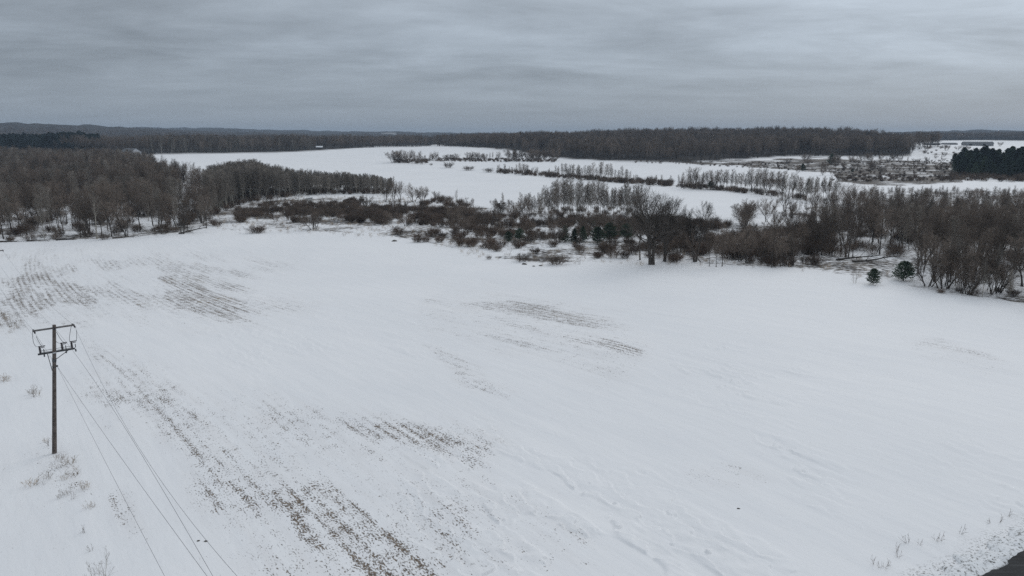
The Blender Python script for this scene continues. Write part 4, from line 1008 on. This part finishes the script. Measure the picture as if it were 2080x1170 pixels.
# ------------------------------------------------------------------ buildings
M['white_paint'] = simple_mat('white_siding', (.36, .37, .39), (.48, .49, .51), .8)
M['grey_metal'] = simple_mat('grey_barn_siding', (.17, .175, .185), (.23, .235, .24), .4)
M['barn_roof'] = simple_mat('barn_roof', (.10, .105, .115), (.15, .155, .16), .5)
M['dark_wood'] = simple_mat('dark_boards', (.045, .042, .042), (.085, .08, .076), 3)
M['roof_snow'] = simple_mat('roof_snow', (.72, .75, .78), (.78, .80, .82), 2)
M['opening'] = simple_mat('dark_opening', (.012, .012, .014), (.025, .025, .027), 2)
def gable(name, px, py, Lx, Wy, hw, hr, rz, wallm, roofm, label, cat, doors=(), roofover=.4):
    x, y, z = at(px, py); root = empty(name, (x, y, z-.1), rz); tag(root, label, cat)
    l2, w2 = Lx/2, Wy/2
    V = [(-l2, -w2, 0), (l2, -w2, 0), (l2, w2, 0), (-l2, w2, 0), (-l2, -w2, hw), (l2, -w2, hw), (l2, w2, hw), (-l2, w2, hw), (-l2, 0, hr), (l2, 0, hr)]
    me = bpy.data.meshes.new('wall'); me.from_pydata(V, [], [(0, 1, 5, 4), (2, 3, 7, 6), (1, 2, 6, 9, 5), (3, 0, 4, 8, 7)]); me.materials.append(M[wallm]); link('wall', me, root)
    o_ = roofover; t = .18; sl = (hr-hw)/w2; V = []; 
    prof = [(-w2-o_, hw-sl*o_+.03), (0, hr+.03), (w2+o_, hw-sl*o_+.03), (w2+o_, hw-sl*o_+.03+t), (0, hr+.03+t), (-w2-o_, hw-sl*o_+.03+t)]
    for xx in (-l2-o_, l2+o_): V += [(xx, a, b) for a, b in prof]
    fs = [(0, 1, 4, 5), (1, 2, 3, 4), (6, 11, 10, 7), (7, 10, 9, 8)]+[(i, i+6, (i+1) % 6+6, (i+1) % 6) for i in range(6)]
    me = bpy.data.meshes.new('roof'); me.from_pydata(V, [], fs); me.materials.append(M[roofm]); link('roof', me, root)
    for k, (cx, w_, h_, kind, side) in enumerate(doors):
        v, f = [], []
        if side == 'long': bm_box(v, f, cx, -w2-.03, .0 if kind == 'door' else hw*.45, w_, .08, h_)
        else: bm_box(v, f, l2+.03, cx, 0 if kind == 'door' else hw*.45, .08, w_, h_)
        me = bpy.data.meshes.new(kind); me.from_pydata(v, [], f); me.materials.append(M['opening']); link(kind, me, root)
    return root
gable('barn', 267, 319, 15, 11, 5.2, 8.4, -.45, 'white_paint', 'barn_roof', 'pale grey-white gabled barn at the left corner of the far snowfield', 'barn', [(-3.5, 4, 3.6, 'door', 'long'), (3.5, 1.2, 1.2, 'window', 'long')])
gable('barn', 1985, 296, 33, 11, 3.0, 5.2, -.28, 'grey_metal', 'barn_roof', 'long low grey barn on the far right snow slope', 'barn', [(-9, 3.2, 2.4, 'door', 'long'), (6, 3.2, 2.4, 'door', 'long'), (0, 3.2, 2.6, 'door', 'gable')])
gable('shed', 1928, 294, 20, 7, 1.5, 2.6, .12, 'grey_metal', 'barn_roof', 'low long grey shed left of the long barn', 'shed', [(0, 3, 1.3, 'door', 'long')])
gable('shed', 1893, 294.5, 18, 6, 1.5, 2.5, .05, 'dark_wood', 'barn_roof', 'low dark shed, leftmost on the far farm slope', 'shed', [(0, 3, 1.3, 'door', 'long')])
gable('farmhouse', 649, 302, 8, 6, 2.0, 3.4, .2, 'dark_wood', 'roof_snow', 'small snow-roofed house at the edge of the far snowfield', 'house', [(0, 1.2, 2., 'door', 'long'), (-2.5, 1, 1, 'window', 'long')])
gable('shed', 562, 391, 2.6, 2.2, 1.5, 2.5, .9, 'dark_wood', 'roof_snow', 'little snow-roofed shed at the foot of the aspen stand', 'shed', [(0, .8, 1.4, 'door', 'long')], .25)
# hunting blind on short legs
x, y, z = at(1013, 423); root = empty('hunting_blind', (x, y, z), .15); tag(root, 'dark boxy hunting blind at the snowfield edge left of the aspen row', 'hunting blind')
v, f = [], []; bm_box(v, f, 0, 0, .35, 1.25, 1.25, 1.35); me = bpy.data.meshes.new('cabin'); me.from_pydata(v, [], f); me.materials.append(M['dark_wood']); link('cabin', me, root)
v = [(-.72, -.72, 1.72), (.72, -.72, 1.86), (.72, .72, 1.86), (-.72, .72, 1.72), (-.72, -.72, 1.78), (.72, -.72, 1.93), (.72, .72, 1.93), (-.72, .72, 1.78)]
me = bpy.data.meshes.new('roof'); me.from_pydata(v, [], [(0, 3, 2, 1), (4, 5, 6, 7), (0, 1, 5, 4), (1, 2, 6, 5), (2, 3, 7, 6), (3, 0, 4, 7)]); me.materials.append(M['barn_roof']); link('roof', me, root)
v, f = [], []; bm_box(v, f, 0, -.63, 1.1, .8, .04, .28); me = bpy.data.meshes.new('window'); me.from_pydata(v, [], f); me.materials.append(M['opening']); link('window', me, root)
for sx in (-1, 1):
    for sy in (-1, 1):
        v, f = [], []; bm_box(v, f, .55*sx, .55*sy, -.1, .1, .1, .45); me = bpy.data.meshes.new('leg'); me.from_pydata(v, [], f); me.materials.append(M['dark_wood']); link('leg', me, root)
# weathered pale board shelter
x, y, z = at(628, 411); root = empty('shelter', (x, y, z), .25); tag(root, 'small weathered whitish board shelter in the marsh brush', 'shelter')
v, f = [], []; bm_box(v, f, 0, 0, .25, 2.7, 1.4, 1.5); me = bpy.data.meshes.new('wall'); me.from_pydata(v, [], f); me.materials.append(simple_mat('peeling_paint', (.14, .13, .12), (.62, .62, .61), 1.6)); link('wall', me, root)
v = [(-1.45, -.85, 1.62), (1.45, -.85, 1.95), (1.45, .85, 1.95), (-1.45, .85, 1.62), (-1.45, -.85, 1.76), (1.45, -.85, 2.09), (1.45, .85, 2.09), (-1.45, .85, 1.76)]
me = bpy.data.meshes.new('roof'); me.from_pydata(v, [], [(0, 3, 2, 1), (4, 5, 6, 7), (0, 1, 5, 4), (1, 2, 6, 5), (2, 3, 7, 6), (3, 0, 4, 7)]); me.materials.append(M['roof_snow']); link('roof', me, root)
# round hay bales under snow beside the barn
for k, (px, py, lb) in enumerate([(244, 317, 'snow-dusted round bale just left of the white barn'), (250, 324, 'snow-dusted round bale in front of the white barn')]):
    x, y, z = at(px, py); a = np.linspace(0, 2*math.pi, 25)[:-1]; V = []
    for xx, r in ((-.9, .1), (-.9, 1.35), (-.6, 1.5), (.6, 1.5), (.9, 1.35), (.9, .1)):
        for t in a: V.append((xx, r*math.cos(t), 1.35+r*math.sin(t)))
    Fq = [(i*24+j, i*24+(j+1) % 24, (i+1)*24+(j+1) % 24, (i+1)*24+j) for i in range(5) for j in range(24)]
    o = link('hay_bale', mesh_np('hay_bale', V, Fq, simple_mat('snowy_hay%d' % k, (.35, .33, .29), (.62, .63, .63), 1.2), True)); o.location = (x, y, z-.1); o.scale = (1.3, 1.3, 1.3); o.rotation_euler = (0, 0, .4+k); tag(o, lb, 'hay bale')
# dark tower block on the wooded ridge
xr, yr = 0, 1120.; 
d = yr*cP+0; x = (1551-1040)/F*(yr*cP); z = float(Z(x, yr)); root = empty('tower', (x, yr, z), .1); tag(root, 'dark square twin tower block rising above the far wooded ridge', 'tower')
ztop = H+(280-265)/F*yr*cP*1.02
for nm, ox, w_, dz in (('tower_shaft', -3.1, 5.2, 0), ('tower_shaft', 2.9, 4.2, -.6)):
    v, f = [], []; bm_box(v, f, ox, 0, -1, w_, 5, ztop-z+dz); me = bpy.data.meshes.new(nm); me.from_pydata(v, [], f); me.materials.append(M['barn_roof']); s_ = link(nm, me, root)
    v, f = [], []; bm_box(v, f, ox, 0, ztop-z+dz-1+.004, w_+.5, 5.5, .5); me = bpy.data.meshes.new('cap'); me.from_pydata(v, [], f); me.materials.append(M['dark_wood']); link('cap', me, s_)

# ------------------------------------------------------------------ far woods (masses)
def far(name, parts, label, cat):
    P_, S_, K_, pro = [], [], [], []
    for (x, y, protos, hmin, hmax) in parts:
        h = rng.uniform(hmin*.9, hmax, len(x))*(.56+.70*fbm(x/42, y/42, 13, 3)+.24*fbm(x/260, y/260, 15, 2))
        k = rng.integers(0, len(protos), len(x))
        for p in protos:
            if p not in pro: pro.append(p)
        P_.append(np.stack([x, y, Z(x, y)-.2], 1)); hh = np.array([PROTO[p]['h'] for p in protos])[k]; S_.append(h/hh); K_.append(np.array([pro.index(p) for p in protos])[k])
    gn_stuff(name, np.concatenate(P_), np.concatenate(S_), pro, label, cat, np.concatenate(K_))
fo = ['oak0', 'oak1', 'oak2', 'oak3', 'slim0', 'slim1', 'vase0']
x, y, px, py = scatter_band([(890, 297), (950, 299), (1000, 301.5), (1050, 307), (1130, 321), (1250, 327), (1400, 329), (1500, 324), (1600, 317), (1720, 317), (1850, 317), (1862, 303), (1905, 299)], [500, 500, 520, 560, 620, 620, 620, 600, 520, 360, 160, 90, 40], .019)
far('far_wood', [(x, y, fo, 13, 18)], 'wide dark band of bare forest on the low hill behind the right snowfields', 'forest')
x, y, px, py = scatter_band([(-200, 316), (0, 304), (200, 312), (290, 316), (320, 312), (560, 309), (636, 304), (660, 303), (760, 300), (900, 297)], [900, 900, 900, 900, 900, 900, 800, 700, 700, 600], .010)
g = (px > 640) & (px < 668) & (y < at(650, 303)[1]+50); x, y, px, py = x[~g], y[~g], px[~g], py[~g]
x2, y2, px2, py2 = scatter_band([(300, 313), (450, 310), (636, 305)], 60, .03)
far('far_wood', [(x, y, fo, 12, 17), (x2, y2, ['aspen0', 'aspen1', 'slim0', 'aspen2'], 12, 17)], 'long grey band of bare forest behind the left snowfield', 'forest')
x, y, px, py = scatter_band([(-200, 309), (0, 308), (110, 308), (205, 304)], 160, .022)
far('pine_plantation', [(x, y, ['pine0', 'pine1', 'pine2'], 17, 19)], 'dark even-topped pine plantation at the far left', 'pine plantation')
x, y, px, py = scatter_band([(1934, 352), (1960, 358), (1990, 361), (2100, 363), (2260, 366)], [25, 60, 90, 100, 100], .034)
far('pine_plantation', [(x, y, ['pine0', 'pine1', 'pine2', 'spruce0', 'spruce2'], 9.0, 14.5)], 'near-black pine plantation at the right edge beyond the snow slope', 'pine plantation')
xs, ys = sample_region(-250, 640, 1750, 2700, .0085)
x3, y3 = sample_region(1800, 2300, 1640, 2250, .016)
x4, y4 = sample_region(620, 1060, 1900, 3000, .004)
far('distant_wood', [(xs, ys, fo, 13, 17), (x3, y3, fo, 14, 18), (x4, y4, fo, 12, 16)], 'blue-grey forest on the distant low ridges along the horizon', 'forest')

# ------------------------------------------------------------------ haze
hz = bpy.data.materials.new('haze'); hz.use_nodes = True; t = hz.node_tree; t.nodes.clear()
pv = t.nodes.new('ShaderNodeVolumePrincipled'); pv.inputs['Color'].default_value = (.60, .76, .96, 1); pv.inputs['Density'].default_value = 1.35e-4; pv.inputs['Anisotropy'].default_value = .0
mo = t.nodes.new('ShaderNodeOutputMaterial'); t.links.new(pv.outputs[0], mo.inputs['Volume'])
v, f = [], []; bm_box(v, f, 0, 0, -4, 15600, 15600, 122)
me = bpy.data.meshes.new('haze'); me.from_pydata(v, [], f); me.materials.append(hz); tag(link('haze', me), kind='stuff')
